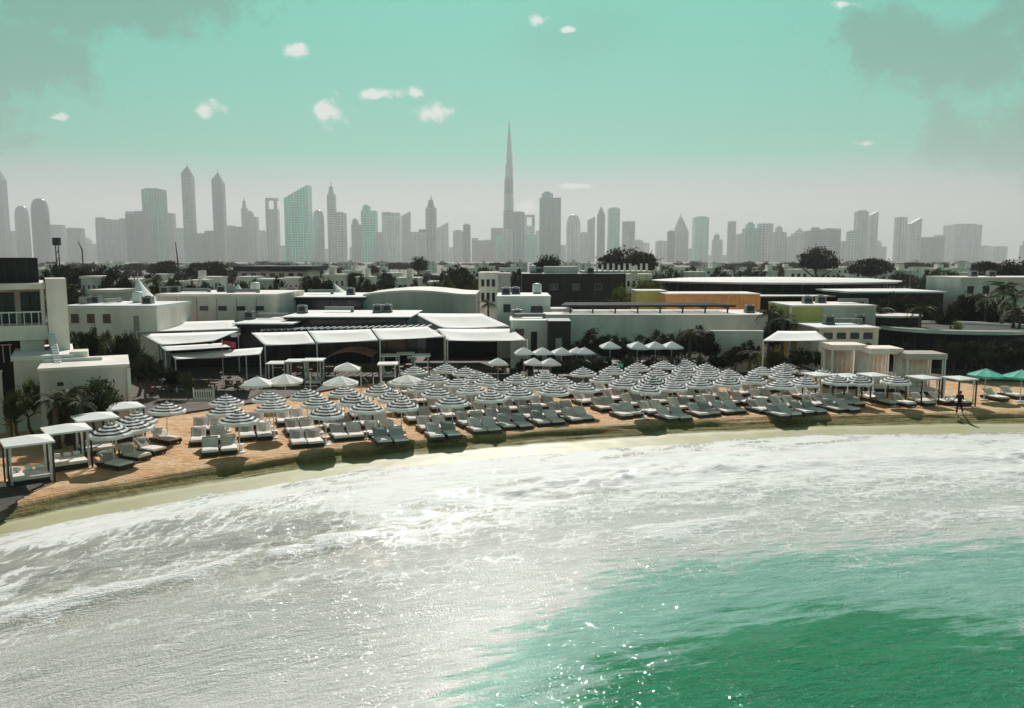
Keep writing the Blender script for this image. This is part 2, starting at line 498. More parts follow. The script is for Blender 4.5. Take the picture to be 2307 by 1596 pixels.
def sea_material():
    m = bpy.data.materials.new('sea_water')
    m.use_nodes = True
    t = NT(m.node_tree)
    pos = t.n('ShaderNodeNewGeometry').outputs['Position']
    s = t.n('ShaderNodeSeparateXYZ', Vector=pos).outputs
    off = t.n('ShaderNodeAttribute', {'attribute_name': 'offshore'}).outputs['Fac']
    sh = t.n('ShaderNodeCombineXYZ', X=s[0], Y=off).outputs[0]         # along the shore, out to sea
    big = t.math('SUBTRACT', t.noise(pos, 0.14, 5, 0.6), 0.5)
    d = t.math('ADD', off, t.math('MULTIPLY', big, 8.0))
    d = t.math('SUBTRACT', d, t.rng(s[0], 6.0, -9.0, 0.0, 14.0))
    d = t.math('SUBTRACT', d, t.rng(s[0], 9.0, 20.0, 0.0, 1.5))
    d = t.math('ADD', d, t.math('MULTIPLY', t.math('SUBTRACT', t.noise(t.scale(sh, (0.30, 1.5, 1)), 1.0, 6, 0.72), 0.5), 15.0))
    # milky aerated shallows, mint further out, deep green-teal
    body = t.ramp(t.math('DIVIDE', d, 50.0), [(0.05, (0.60, 0.57, 0.50)), (0.24, (0.69, 0.675, 0.65)), (0.475, (0.80, 0.79, 0.765)), (0.515, (0.33, 0.60, 0.50)),
                                            (0.60, (0.21, 0.47, 0.375)), (0.635, (0.0, 0.245, 0.10)), (0.86, (0.0, 0.20, 0.085))])
    streak = t.noise(t.scale(sh, (0.5, 1.6, 1)), 1.0, 4, 0.65)
    body = t.mix(t.rng(streak, 0.42, 0.72, 0.0, 0.45), body, t.mix(1.0, body, (0.62, 0.72, 0.70, 1), 'MULTIPLY'))
    # foam: bands along the shore broken into lace
    fn = t.noise(t.scale(sh, (0.32, 0.55, 1)), 1.0, 5, 0.68, 0.6)
    lace = t.n('ShaderNodeTexVoronoi', {'feature': 'DISTANCE_TO_EDGE'}, Vector=t.n('ShaderNodeVectorMath', {'operation': 'ADD'}, **{'#0': t.scale(sh, (1, 0.8, 1)), '#1': t.n('ShaderNodeTexNoise', Vector=sh, Scale=1.1, Detail=4.0).outputs['Color']}).outputs[0], Scale=1.5).outputs['Distance']
    lace = t.rng(lace, 0.12, 0.0)
    band = t.ramp(t.math('DIVIDE', t.math('ADD', off, t.math('MULTIPLY', big, 4.0)), 40.0),
                  [(0.07, (0.45,) * 3), (0.11, (0.80,) * 3), (0.24, (0.98,) * 3), (0.36, (0.80,) * 3), (0.48, (0.50,) * 3), (0.62, (0.34,) * 3), (0.8, (0.16,) * 3)])
    bandf = t.n('ShaderNodeSeparateColor', Color=band).outputs[0]
    # the backwash pool near the cabana end carries less foam
    pool = t.math('MULTIPLY', t.rng(s[0], -6.5, -10.5), t.math('MULTIPLY', t.rng(off, 6.5, 9.0), t.rng(off, 17.0, 14.0)))
    bandf = t.math('SUBTRACT', bandf, t.math('MULTIPLY', pool, 0.42))
    rib = t.noise(t.scale(sh, (2.6, 0.22, 1)), 1.0, 5, 0.6, 0.4)
    foam = t.math('ADD', t.math('MULTIPLY', t.math('SUBTRACT', fn, 0.5), 2.2), t.math('SUBTRACT', t.math('MULTIPLY', bandf, 1.3), 0.72))
    foam = t.math('ADD', foam, t.math('MULTIPLY', lace, 0.30))
    foam = t.math('ADD', foam, t.math('MULTIPLY', t.math('MULTIPLY', t.math('SUBTRACT', rib, 0.5), 1.8), pool))
    zrel = t.math('ADD', s[2], 0.665)
    foam = t.math('ADD', foam, t.math('MULTIPLY', t.rng(zrel, 0.07, 0.30), 0.75))
    foam = t.rng(foam, 0.0, 0.5)
    body = t.mix(pool, body, (0.44, 0.425, 0.395, 1))
    c = t.mix(foam, body, (0.93, 0.925, 0.91, 1))
    rough = t.math('ADD', t.math('MULTIPLY', foam, 0.45), 0.12)
    b = t.n('ShaderNodeBsdfPrincipled', Base_Color=c, Roughness=rough, IOR=1.333)
    b.inputs['Specular IOR Level'].default_value = 0.3
    chop = t.noise(t.scale(sh, (0.8, 2.2, 1)), 1.3, 5, 0.62, 0.0)
    fine = t.noise(t.scale(sh, (1.4, 1.6, 1)), 7.0, 2, 0.7)
    hh = t.math('ADD', t.math('MULTIPLY', chop, 1.0), t.math('MULTIPLY', fine, 0.55))
    bp = t.n('ShaderNodeBump', Distance=0.4, Height=hh, Strength=t.rng(off, 4, 20, 0.18, 0.6))
    t.put(b, 'Normal', bp.outputs[0])
    gl = t.noise(t.scale(sh, (0.9, 1.5, 1)), 2.6, 2.0, 0.5)
    b2 = t.n('ShaderNodeBump', Distance=0.125, Height=gl, Strength=t.rng(off, 8, 22, 0.1, 1.0))
    b.inputs['Coat Weight'].default_value = 0.6
    b.inputs['Coat Roughness'].default_value = 0.035
    b.inputs['Coat IOR'].default_value = 1.33
    t.put(b, 'Coat Normal', b2.outputs[0])
    t.n('ShaderNodeOutputMaterial', Surface=b.outputs[0])
    return m

ground = tag(grid_mesh('ground', XG, TG, ground_z, sand_material()), kind='structure')

def sea_z(x, t, y):
    q = t + 2.0 * fbm(x * 0.07, t * 0.05, 2)
    swell = 0.10 * np.sin(q * 0.62) * np.clip((t - 8) / 12, 0, 1)
    ridge = lambda c, wd, a: a * np.exp(-((q - c) / wd) ** 2)
    surf = ridge(17.0, 0.9, 0.40) * np.clip((-3 - x) / 5, 0, 1) + ridge(12.0, 0.8, 0.30) * np.clip((x + 2) / 6, 0, 1) + ridge(7.5, 0.6, 0.14) + ridge(21.5, 1.0, 0.20) * np.clip(0.5 + 2 * vnoise(x * 0.08, t * 0 + 3.3), 0, 1) + ridge(26.5, 1.1, 0.16) * np.clip(0.3 + 2 * vnoise(x * 0.09, t * 0 + 7.7), 0, 1)
    surf = surf * (0.75 + 0.6 * fbm(x * 0.5, t * 0.4, 2))
    chop = 0.10 * fbm(x * 0.55, t * 0.8, 4) * np.clip((t - 5) / 15, 0.12, 1) * np.clip(1 - (t - 45) / 60, 0, 1)
    churn = 0.24 * fbm(x * 0.9, t * 1.2, 4) * np.clip((t - 7.0) / 4, 0, 1) * np.clip((21 - t) / 6, 0, 1) * np.clip(0.9 + 1.6 * fbm(x * 0.12 + 4, t * 0.2, 2), 0.15, 1.5)
    return -0.665 + churn + swell * np.clip(1 - (t - 45) / 200, 0, 1) + surf + chop
sea = tag(grid_mesh('sea_water', XW, TW, sea_z, sea_material()), kind='structure')

# paved terrace of the beach club, a step above the sand
def deck_xy(pts, z0, z1, name, m):
    b = MB()
    n = len(pts)
    b.add([(p[0], p[1], z0) for p in pts] + [(p[0], p[1], z1) for p in pts],
          [tuple(range(n, 2 * n))] + [(i, (i + 1) % n, n + (i + 1) % n, n + i) for i in range(n)])
    return tag(b.build(name, m), kind='structure')
deck_xy([(-60, 60), (-27, 60), (-20, 68), (-14, 77), (0, 79), (14, 83), (30, 82), (60, 76), (90, 78), (90, 150), (-70, 150)], -0.3, 0.16, 'club_terrace', 'deck')

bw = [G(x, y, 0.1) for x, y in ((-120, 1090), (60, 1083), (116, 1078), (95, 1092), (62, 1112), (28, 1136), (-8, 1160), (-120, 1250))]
bwo = tag(MB().box(0, 0.01, 0, 0.01, -0.02, -0.01).build('dark_strip', 'wood'), kind='structure')  # dark plank-shaped boxes covering the near corner of the sand
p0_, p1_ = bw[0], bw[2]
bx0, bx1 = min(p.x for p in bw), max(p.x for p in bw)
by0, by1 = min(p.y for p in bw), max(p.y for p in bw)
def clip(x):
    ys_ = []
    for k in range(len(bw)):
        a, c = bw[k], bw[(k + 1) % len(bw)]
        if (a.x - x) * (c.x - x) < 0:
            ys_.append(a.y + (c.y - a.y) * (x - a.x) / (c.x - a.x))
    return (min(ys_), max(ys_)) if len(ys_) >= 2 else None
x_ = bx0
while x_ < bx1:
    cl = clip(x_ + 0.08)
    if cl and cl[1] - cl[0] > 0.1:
        MB().box(x_, x_ + 0.145, cl[0], cl[1], -0.35, 0.10 + random.uniform(-0.006, 0.006)).build('plank', 'dark_strip_tone', bwo)
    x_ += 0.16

# ------------------------------------------------------------------ far skyline
SK = 1.0577
TOWERS = []      # filled, then labelled in order along the skyline
def sv_(x, y, Y):
    return P(x / SK, y / SK, Y)

def prism(b, x0, x1, Y, dep, z0, z1, tx0=None, tx1=None, ch=0.0):
    """tapering block; ch cuts the corners"""
    tx0 = x0 if tx0 is None else tx0
    tx1 = x1 if tx1 is None else tx1
    k = (tx1 - tx0) / max(1e-3, x1 - x0)
    d2 = dep * k
    yo = (dep - d2) / 2
    def ring(a, c, y0, y1, z):
        q = min(ch, (c - a) * 0.3)
        if q <= 0:
            return [(a, y0, z), (c, y0, z), (c, y1, z), (a, y1, z)]
        return [(a + q, y0, z), (c - q, y0, z), (c, y0 + q, z), (c, y1 - q, z), (c - q, y1, z), (a + q, y1, z), (a, y1 - q, z), (a, y0 + q, z)]
    lo, hi = ring(x0, x1, Y, Y + dep, z0), ring(tx0, tx1, Y + yo, Y + yo + d2, z1)
    n = len(lo)
    b.add(lo + hi, [(i, (i + 1) % n, n + (i + 1) % n, n + i) for i in range(n)] + [tuple(range(n, 2 * n))])
    return b

def tower(x0, x1, yt, shape, look, m='tower_grey', Y=None):
    Y = Y or random.uniform(4300, 5600)
    a, c = sv_(x0, 600, Y).x, sv_(x1, 600, Y).x
    zt = sv_((x0 + x1) / 2, yt, Y).z
    W, mid = c - a, (a + c) / 2
    px = Y / 1900.0                              # metres for one pixel of the photograph
    dep = max(W * 0.8, 22)
    t = thing('skyline_tower', '', 'tower', (mid, Y + dep / 2, 0), group='hazy skyline towers')
    TOWERS.append((x0 + x1, t, look))
    def body(xa, xb, z0, z1, *k, name='body', ch=0.0, par=None, mm=m):
        b = prism(MB(), xa, xb, Y + 0.01 * random.random(), dep * (xb - xa) / W if W else dep, z0, z1, *k, ch=ch)
        return b.build(name, mm, par or t)
    if shape == 'flat':
        bd = body(a, c, 0, zt)
        body(mid - W * 0.32, mid + W * 0.3, zt, zt + 2.2 * px, name='plant_room', par=bd)
    elif shape == 'slab':
        bd = body(a, c, 0, zt, ch=W * 0.12)
        for k in (0.3, 0.62):
            body(a + W * k - W * 0.06, a + W * k + W * 0.06, 0, zt + 1.0 * px, name='fin', par=bd)
    elif shape == 'round':
        b = MB()
        n, hh = 8, W * 0.9
        prof = [(1, 0), (1, zt - hh)] + [(math.cos(i / n * math.pi / 2) ** 0.6 if i < n else 0.05, zt - hh + hh * math.sin(i / n * math.pi / 2)) for i in range(1, n + 1)]
        b.lathe([(r * W / 2, z) for r, z in prof], 14, (mid, Y + dep / 2, 0))
        b.build('body', m, t, True)
    elif shape == 'point':
        bd = body(a, c, 0, zt - W * 1.2)
        cr = body(a, c, zt - W * 1.2, zt - W * 0.2, mid - W * 0.1, mid + W * 0.1, name='crown')
        MB().tube((mid, Y + dep / 2, zt - W * 0.25), (mid, Y + dep / 2, zt + 3 * px), W * 0.05, W * 0.02, 6).build('spire', m, cr)
    elif shape == 'emirates':
        bd = body(a, c, 0, zt - W * 1.1)
        b = MB()
        z1 = zt - W * 1.1
        b.add([(a, Y, z1), (c, Y, z1), (c, Y + dep, z1), (a, Y + dep, z1), (a, Y, z1 + W * 0.35), (c, Y, z1 + 0.1), (mid, Y + dep / 2, zt), (a, Y + dep, z1 + W * 0.3)],
              [(0, 1, 5, 4), (4, 5, 6), (1, 2, 6, 5), (2, 3, 7, 6), (3, 0, 4, 7), (4, 6, 7)])
        cr = b.build('crown', m, t)
        MB().tube((mid, Y + dep / 2, zt - W * 0.15), (mid, Y + dep / 2, zt + 8 * px), 3.0, 1.0, 6).build('spire', m, cr)
    elif shape == 'spire':
        body(a, c, 0, zt - 30 * px)
        body(a + W * 0.18, c - W * 0.18, zt - 30 * px, zt - 12 * px, a + W * 0.3, c - W * 0.3, name='crown')
        MB().tube((mid, Y + dep / 2, zt - 14 * px), (mid, Y + dep / 2, zt), W * 0.1, W * 0.02, 6).build('spire', m, t)
    elif shape == 'step':
        body(a, c, 0, zt - 14 * px)
        bd = body(a + W * 0.1, a + W * 0.62, zt - 14 * px, zt - 4 * px, name='upper_storeys')
        body(a + W * 0.2, a + W * 0.48, zt - 4 * px, zt, name='plant_room', par=bd)
    elif shape == 'slope':
        b = MB()
        d = W * 0.55
        b.add([(a, Y, 0), (c, Y, 0), (c, Y + dep, 0), (a, Y + dep, 0), (a, Y, zt - d), (c, Y, zt), (c, Y + dep, zt), (a, Y + dep, zt - d)],
              [(0, 1, 5, 4), (1, 2, 6, 5), (2, 3, 7, 6), (3, 0, 4, 7), (4, 5, 6, 7)])
        b.build('body', m, t)
    elif shape == 'gable':
        body(a, c, 0, zt - W * 0.45)
        b = MB()
        z1 = zt - W * 0.45
        b.add([(a, Y, z1), (c, Y, z1), (c, Y + dep, z1), (a, Y + dep, z1), (mid, Y, zt), (mid, Y + dep, zt)], [(0, 1, 4), (1, 2, 5, 4), (2, 3, 5), (3, 0, 4, 5)])
        b.build('roof', m, t)
    elif shape == 'gap':
        hh = 26 * px
        body(a, c, 0, zt - hh)
        body(a, a + W * 0.26, zt - hh, zt - 5 * px, name='leg')
        body(c - W * 0.26, c, zt - hh, zt - 5 * px, name='leg')
        body(a, c, zt - 5 * px, zt, name='bridge')
    elif shape == 'block':
        bd = body(a, c, 0, zt - 8 * px)
        n = max(2, int((x1 - x0) / 16))
        for k in range(n):
            xa = a + W * k / n
            body(xa + W * 0.01, xa + W / n - W * 0.01, zt - 8 * px, zt - random.uniform(0, 7) * px, name='upper_storeys')
    return t

TT = [(-12, 15, 396, 'point', 'dark tapering tower cut by the picture edge', 'tower_dark'), (35, 66, 490, 'round', 'dark round-topped tower', 'tower_dark'),
      (73, 112, 472, 'round', 'tall dark round-topped tower', 'tower_dark'), (-30, 36, 545, 'block', 'low broad block at the picture edge', 'tower_grey'),
      (113, 147, 536, 'slab', 'short grey slab', 'tower_grey'), (158, 193, 544, 'slab', 'short pale slab', 'tower_pale'),
      (231, 306, 518, 'block', 'broad block with a broken roofline', 'tower_grey'), (303, 348, 503, 'block', 'stepped shoulder block', 'tower_grey'),
      (344, 389, 451, 'flat', 'square flat-topped tower with teal glass', 'tower_teal'), (383, 414, 508, 'slab', 'dark shoulder tower', 'tower_dark'),
      (412, 442, 546, 'flat', 'low flat block', 'tower_grey'), (440, 464, 394, 'emirates', 'tall tower with a slanted triangular crown', 'tower_grey'),
      (466, 512, 549, 'block', 'low block row', 'tower_grey'), (511, 536, 409, 'emirates', 'dark tower with a slanted triangular crown', 'tower_dark'),
      (538, 580, 538, 'block', 'low block beside the slanted crown', 'tower_grey'), (578, 592, 466, 'spire', 'slim tower with a thin spire', 'tower_grey'),
      (591, 614, 503, 'step', 'stepped shoulder tower', 'tower_grey'), (614, 637, 552, 'flat', 'low infill block', 'tower_grey'),
      (636, 663, 472, 'gap', 'tower with a square hole near its top', 'tower_grey'), (680, 736, 441, 'slope', 'very broad glass tower with a sloping top', 'tower_teal'),
      (745, 772, 500, 'round', 'rounded mid-height tower', 'tower_grey'), (782, 801, 432, 'spire', 'tall slender tower with a needle', 'tower_grey'),
      (799, 824, 508, 'flat', 'flat shoulder tower', 'tower_grey'), (838, 864, 521, 'step', 'short stepped tower', 'tower_pale'),
      (862, 897, 488, 'step', 'teal glass stepped tower', 'tower_teal'), (895, 914, 556, 'flat', 'low grey infill', 'tower_grey'),
      (911, 954, 505, 'block', 'broad tower with a broken roofline', 'tower_grey'), (955, 978, 504, 'slope', 'glass tower with slanted roof', 'tower_teal'),
      (978, 1018, 546, 'block', 'low block row', 'tower_grey'), (1015, 1040, 464, 'spire', 'tower with telescoping top and mast', 'tower_grey'),
      (1040, 1068, 530, 'slope', 'short slanted tower', 'tower_grey'), (1080, 1104, 551, 'flat', 'low square tower', 'tower_pale'),
      (1104, 1121, 536, 'flat', 'slim short tower', 'tower_grey'), (1124, 1172, 566, 'block', 'low block row', 'tower_pale'),
      (1170, 1202, 544, 'slab', 'slab at the foot of the giant tower', 'tower_grey'), (1222, 1250, 505, 'slab', 'slab beside the giant tower', 'tower_grey'),
      (1248, 1274, 512, 'gap', 'twin-legged tower joined by a bridge', 'tower_grey'), (1276, 1288, 552, 'flat', 'low narrow tower', 'tower_grey'),
      (1286, 1336, 457, 'step', 'broad teal tower with stepped top', 'tower_teal'), (1350, 1384, 511, 'round', 'rounded grey tower', 'tower_grey'),
      (1383, 1402, 556, 'flat', 'low grey infill', 'tower_grey'), (1400, 1417, 516, 'slope', 'slim slanted tower', 'tower_grey'),
      (1423, 1441, 490, 'point', 'slim pointed tower', 'tower_grey'), (1449, 1476, 497, 'flat', 'flat-topped teal tower', 'tower_teal'),
      (1484, 1513, 528, 'slab', 'mid-height slab', 'tower_grey'), (1511, 1532, 574, 'flat', 'very low block', 'tower_pale'),
      (1580, 1592, 577, 'flat', 'very low block', 'tower_pale'), (1591, 1606, 552, 'flat', 'low slim tower', 'tower_grey'),
      (1606, 1640, 511, 'point', 'broad tower with a pyramid top', 'tower_grey'), (1654, 1688, 518, 'flat', 'square flat-topped tower', 'tower_teal'),
      (1700, 1722, 557, 'step', 'low stepped tower', 'tower_grey'), (1735, 1753, 528, 'slab', 'slim slab', 'tower_grey'),
      (1757, 1778, 559, 'flat', 'low flat tower', 'tower_grey'), (1775, 1810, 530, 'step', 'stepped tower with teal glass', 'tower_teal'),
      (1808, 1842, 533, 'slab', 'broad slab', 'tower_grey'), (1846, 1873, 539, 'step', 'short stepped tower', 'tower_grey'),
      (1872, 1893, 566, 'flat', 'very low block', 'tower_grey'), (1890, 1917, 544, 'gable', 'gabled short tower', 'tower_grey'),
      (1934, 2002, 541, 'block', 'broad block behind the dark spreading tree', 'tower_grey'), (2000, 2022, 577, 'flat', 'very low block', 'tower_grey'),
      (2022, 2044, 552, 'flat', 'low shoulder tower', 'tower_grey'), (2040, 2065, 504, 'flat', 'twin tower, the broader one', 'tower_grey'),
      (2071, 2089, 503, 'slope', 'twin tower, the slimmer one', 'tower_grey'), (2064, 2074, 566, 'flat', 'low link between the twin towers', 'tower_grey'),
      (2135, 2160, 518, 'slab', 'flat slab', 'tower_grey'), (2168, 2193, 519, 'slope', 'slab with a sloping roof', 'tower_grey'),
      (2192, 2250, 559, 'block', 'low broad block', 'tower_grey'), (2272, 2337, 536, 'flat', 'isolated broad square block', 'tower_grey')]
for r in TT:
    tower(*r)
ri_ = random.Random(11)
for k in range(44):                      # low blocks that close the gaps at the towers' feet
    x0 = -20 + k * 57 + ri_.uniform(-14, 14)
    wd = ri_.uniform(20, 46)
    tower(x0, x0 + wd, ri_.uniform(566, 598), ri_.choice(['block', 'flat', 'slab', 'step']), 'low faint infill block', ri_.choice(['tower_pale', 'tower_grey']), ri_.uniform(5700, 6800))
# the giant stepped tower
Yb = 5000.0
t = thing('skyline_tower', '', 'tower', (sv_(1212, 600, Yb).x, Yb + 40, 0), group='hazy skyline towers')
TOWERS.append((2424, t, 'giant stepped needle tower far taller than the rest'))
steps = [(1198, 1226, 620, 545), (1199, 1225, 545, 500), (1200.5, 1224.5, 500, 462), (1201.5, 1223.5, 462, 425), (1204, 1223, 425, 392), (1206.5, 1221.5, 392, 362),
         (1208, 1219.5, 362, 338), (1209.5, 1217.5, 338, 318)]
for i, (xa, xb, yl, yt) in enumerate(steps):
    a, c = sv_(xa, 600, Yb).x, sv_(xb, 600, Yb).x
    z0 = 0 if i == 0 else sv_(1212, yl, Yb).z
    b = MB()
    rr = (c - a) / 2
    b.lathe([(rr, z0), (rr * 0.97, sv_(1212, yt, Yb).z)], 9, ((a + c) / 2, Yb + 40, 0), ang=0.3)
    b.build('setback_tier', 'tower_grey', t)
cx = sv_(1213.5, 600, Yb).x
MB().tube((cx, Yb + 40, sv_(1212, 318, Yb).z), (cx, Yb + 40, sv_(1212, 286, Yb).z), 7.5, 2.0, 8).build('spire', 'tower_dark', t)
MB().box(sv_(1180, 600, Yb).x, sv_(1280, 600, Yb).x, Yb + 90, Yb + 160, 0, sv_(1212, 560, Yb).z).build('podium', 'tower_teal', t)
TOWERS.sort(key=lambda r: r[0])
for i, (_, t, look) in enumerate([q for q in TOWERS if 'infill block' not in q[2]]):
    t['label'] = f'{look}, {ordw(i + 1)} tall tower from the left'
for i, (_, t, look) in enumerate([q for q in TOWERS if 'infill block' in q[2]]):
    t['label'] = f"{look} at the towers' feet, {ordw(i + 1)} of these from the left"
    t['group'] = 'low blocks below the skyline'

# ------------------------------------------------------------------ trees and palms
def crown_mesh(name, seed, rx, rz, clumps, leaves, size, m, flat=0.35):
    """leaf-sized faces in clumps spread through an uneven crown; unit: crown centre at origin"""
    rn = random.Random(seed)
    v, f = [], []
    cs = []
    for k in range(clumps):
        while True:
            p = Vector((rn.uniform(-1, 1), rn.uniform(-1, 1), rn.uniform(-1, 1)))
            if 0.25 < p.length < 1.0:
                break
        if p.z < -flat:
            p.z *= 0.5
        cs.append((p, rn.uniform(0.14, 0.32)))
    for k in range(leaves):
        c, s = cs[rn.randrange(clumps)]
        q = Vector((rn.gauss(0, 1), rn.gauss(0, 1), rn.gauss(0, 0.8))) * s * 0.62 + c
        q = Vector((q.x * rx, q.y * rx, q.z * rz))
        d = Vector((rn.gauss(0, 1), rn.gauss(0, 1), rn.gauss(0, 0.6))).normalized()
        e = d.orthogonal().normalized()
        e.rotate(Matrix.Rotation(rn.uniform(0, 6.28), 3, d))
        l, wd = size * rn.uniform(0.7, 1.4), size * rn.uniform(0.35, 0.6)
        n = len(v)
        g = d * l * 0.12
        v += [tuple(q - e * l * 0.5), tuple(q + d.cross(e) * wd * 0.5 + g), tuple(q + e * l * 0.5), tuple(q - d.cross(e) * wd * 0.5 + g)]
        f.append((n, n + 1, n + 2, n + 3))
    me = bpy.data.meshes.new(name)
    me.from_pydata(v, [], f)
    me.materials.append(MATS[m])
    me.update()
    return me

def trunk_mesh(seed, h, r, spread):
    rn = random.Random(seed)
    b = MB()
    p = Vector((0, 0, -0.2))
    pts = [p]
    for k in range(4):
        p = p + Vector((rn.uniform(-.08, .08) * h, rn.uniform(-.08, .08) * h, h * 0.28))
        pts.append(p)
    for k in range(4):
        b.tube(pts[k], pts[k + 1], r * (1 - k * 0.2), r * (1 - (k + 1) * 0.2), 7)
    for k in range(7):
        a = pts[rn.randrange(2, 5)]
        an = rn.uniform(0, 6.28)
        e = a + Vector((math.cos(an) * spread * rn.uniform(.5, .9), math.sin(an) * spread * rn.uniform(.5, .9), rn.uniform(0.1, 0.45) * h))
        b.tube(a, e, r * 0.42, r * 0.12, 5)
    return b.mesh('trunk', 'trunk')

# unit trees are 8 m tall; scaled per tree
TREE_KINDS = {
    'round': [(crown_mesh('crown', s, 3.3, 2.7, 44, 3400, 0.50, 'leaf_dark'), trunk_mesh(s, 5.0, 0.26, 2.4), 5.2) for s in (1, 2, 3)],
    'spread': [(crown_mesh('crown', s, 5.2, 2.1, 60, 4200, 0.55, 'leaf_dark'), trunk_mesh(s, 5.4, 0.34, 4.0), 5.8) for s in (11, 12)],
    'light': [(crown_mesh('crown', s, 3.1, 2.8, 34, 1900, 0.46, 'leaf_mid'), trunk_mesh(s, 5.0, 0.22, 2.4), 5.0) for s in (21, 22)],
    'olive': [(crown_mesh('crown', s, 2.9, 2.6, 40, 2600, 0.40, 'leaf_olive'), trunk_mesh(s, 4.8, 0.22, 2.2), 4.9) for s in (31,)],
}
PLANTS = []
def plant(kind, x, base, top, Y=None, wpx=None, name='tree', cat='tree', grp='trees around the club and town', desc='dark leafy tree', z0=None, wh=None, yb=None):
    """tree whose crown top shows at row `top`; its foot stands on the ground at depth Y"""
    z0 = (0.0 if Y < 79 else 0.14) if z0 is None else z0
    loc = P(x, base, Y)
    H = max(1.0, P(x, top, Y).z - z0)
    cm, tm, cz = random.choice(TREE_KINDS[kind])
    s = H / 8.0
    sx = s
    if wpx:
        full = {'round': 6.6, 'spread': 10.4, 'light': 6.2, 'olive': 5.8}[kind]
        sx = (wpx / FV * Y) / full
    t = thing(name, '', cat, (loc.x, Y, z0), group=grp)
    child('trunk', tm, t, sc=(s, s, s))
    child('crown', cm, t, (0, 0, cz * s), (0, 0, random.uniform(0, 6.28)), (sx, sx, s))
    PLANTS.append((x, Y, t, desc))
    return t

def frond_mesh(seed, L=2.4):
    rn = random.Random(seed)
    b = MB()
    pts = []
    for i in range(11):
        k = i / 10
        pts.append(Vector((L * k * (1 - 0.18 * k * k), 0, L * (0.45 * k - 0.95 * k * k))))
    for i in range(10):
        b.tube(pts[i], pts[i + 1], 0.03 * (1 - i * 0.09), 0.03 * (1 - (i + 1) * 0.09), 4)
    for i in range(1, 20):
        k = i / 20
        q = pts[min(9, int(k * 10))].lerp(pts[min(10, int(k * 10) + 1)], k * 10 % 1)
        ll = 0.62 * math.sin(math.pi * (0.15 + 0.8 * k)) + 0.1
        for s in (-1, 1):
            tip = q + Vector((ll * 0.55, s * ll * 0.75, -ll * rn.uniform(0.35, 0.7)))
            b.add([q + Vector((-0.035, 0, 0)), q + Vector((0.045, 0, 0)), tip, (q + tip) / 2 + Vector((-0.06, 0, 0.02))], [(0, 1, 2, 3)])
    return b.mesh('frond', 'leaf_palm')
FRONDS = [frond_mesh(s) for s in (1, 2, 3)]
def palm_trunk(seed):
    rn = random.Random(seed)
    b = MB()
    prof = []
    for i in range(17):
        k = i / 16
        prof.append((0.22 - 0.10 * k + (0.03 if i % 2 else 0.0) + (0.10 if i == 0 else 0), k))
    b.lathe(prof, 9)
    return b.mesh('trunk', 'trunk')
PALM_TRUNK = palm_trunk(1)
def palm(x, top, Y, spread=1.0, z0=0.14, desc='date palm', n=15, grp='palms around the club'):
    loc = P(x, top, Y)
    H = max(1.5, loc.z - z0 - 0.5 * spread)
    t = thing('palm_tree', '', 'palm', (loc.x, Y, z0), random.uniform(0, 6), group=grp)
    child('trunk', PALM_TRUNK, t, (0, 0, -0.1), (0, 0, 0), (1, 1, H + 0.1))
    for k in range(n):
        child('frond', random.choice(FRONDS), t, (0, 0, H), (0, random.uniform(-0.75, 0.35), k * 2.4 + random.uniform(-.2, .2)), (spread,) * 3)
    PLANTS.append((x, Y, t, desc))

def label_plants():
    by = {}
    for x, Y, t, d in PLANTS:
        by.setdefault(d, []).append((x, t))
    for d, l in by.items():
        l.sort(key=lambda r: r[0])
        for i, (x, t) in enumerate(l):
            t['label'] = d if len(l) == 1 else f'{d}, {ordw(i + 1)} of its kind from the left'

# ------------------------------------------------------------------ buildings of the club and the town behind
def span(x0, x1, yt, Y):
    a, c = P(x0, yt, Y), P(x1, yt, Y)
    return a.x, c.x, a.z

def blk(par, name, m, x0, x1, yt, Y, dep, z0=0.0, yb=None, grow=0.0):
    """box whose front face stands at depth Y between columns x0..x1 with its top at row yt"""
    a, c, z1 = span(x0, x1, yt, Y)
    if yb is not None:
        z0 = P(x0, yb, Y).z
    b = MB().box(a - grow, c + grow, Y - grow, Y + dep + grow, min(z0, z1 - 0.02), z1)
    return b.build(name, m, par)

def bld(name, label, cat, x, Y, group=None, rz=0.0):
    return thing(name, label, cat, (P(x, 700, Y).x, Y, 0), rz, group)

def coping(par, m, x0, x1, yt, Y, dep, h=0.18, g=0.06):
    a, c, z = span(x0, x1, yt, Y)
    return MB().box(a - g, c + g, Y - g, Y + dep + g, z + 0.003, z + h).build('coping', m, par)

def window(par, x0, x1, yt, yb, Y, fm='white_paint', mull=1):
    """frame standing proud of the wall at depth Y with a dark pane set back in it"""
    a, c, z1 = span(x0, x1, yt, Y)
    z0 = P(x0, yb, Y).z
    f = 0.07
    b = MB()
    b.box(a, c, Y - 0.05, Y + 0.02, z1 - f, z1).box(a, c, Y - 0.08, Y + 0.02, z0, z0 + f)
    b.box(a, a + f, Y - 0.047, Y + 0.02, z0 + f, z1 - f).box(c - f, c, Y - 0.047, Y + 0.02, z0 + f, z1 - f)
    for k in range(mull):
        xm = a + (c - a) * (k + 1) / (mull + 1)
        b.box(xm - 0.025, xm + 0.025, Y - 0.044, Y + 0.02, z0 + f, z1 - f)
    wn = b.build('window', fm, par)
    MB().box(a + f, c - f, Y - 0.02, Y - 0.012, z0 + f, z1 - f).build('pane', 'glass', wn)
    return wn

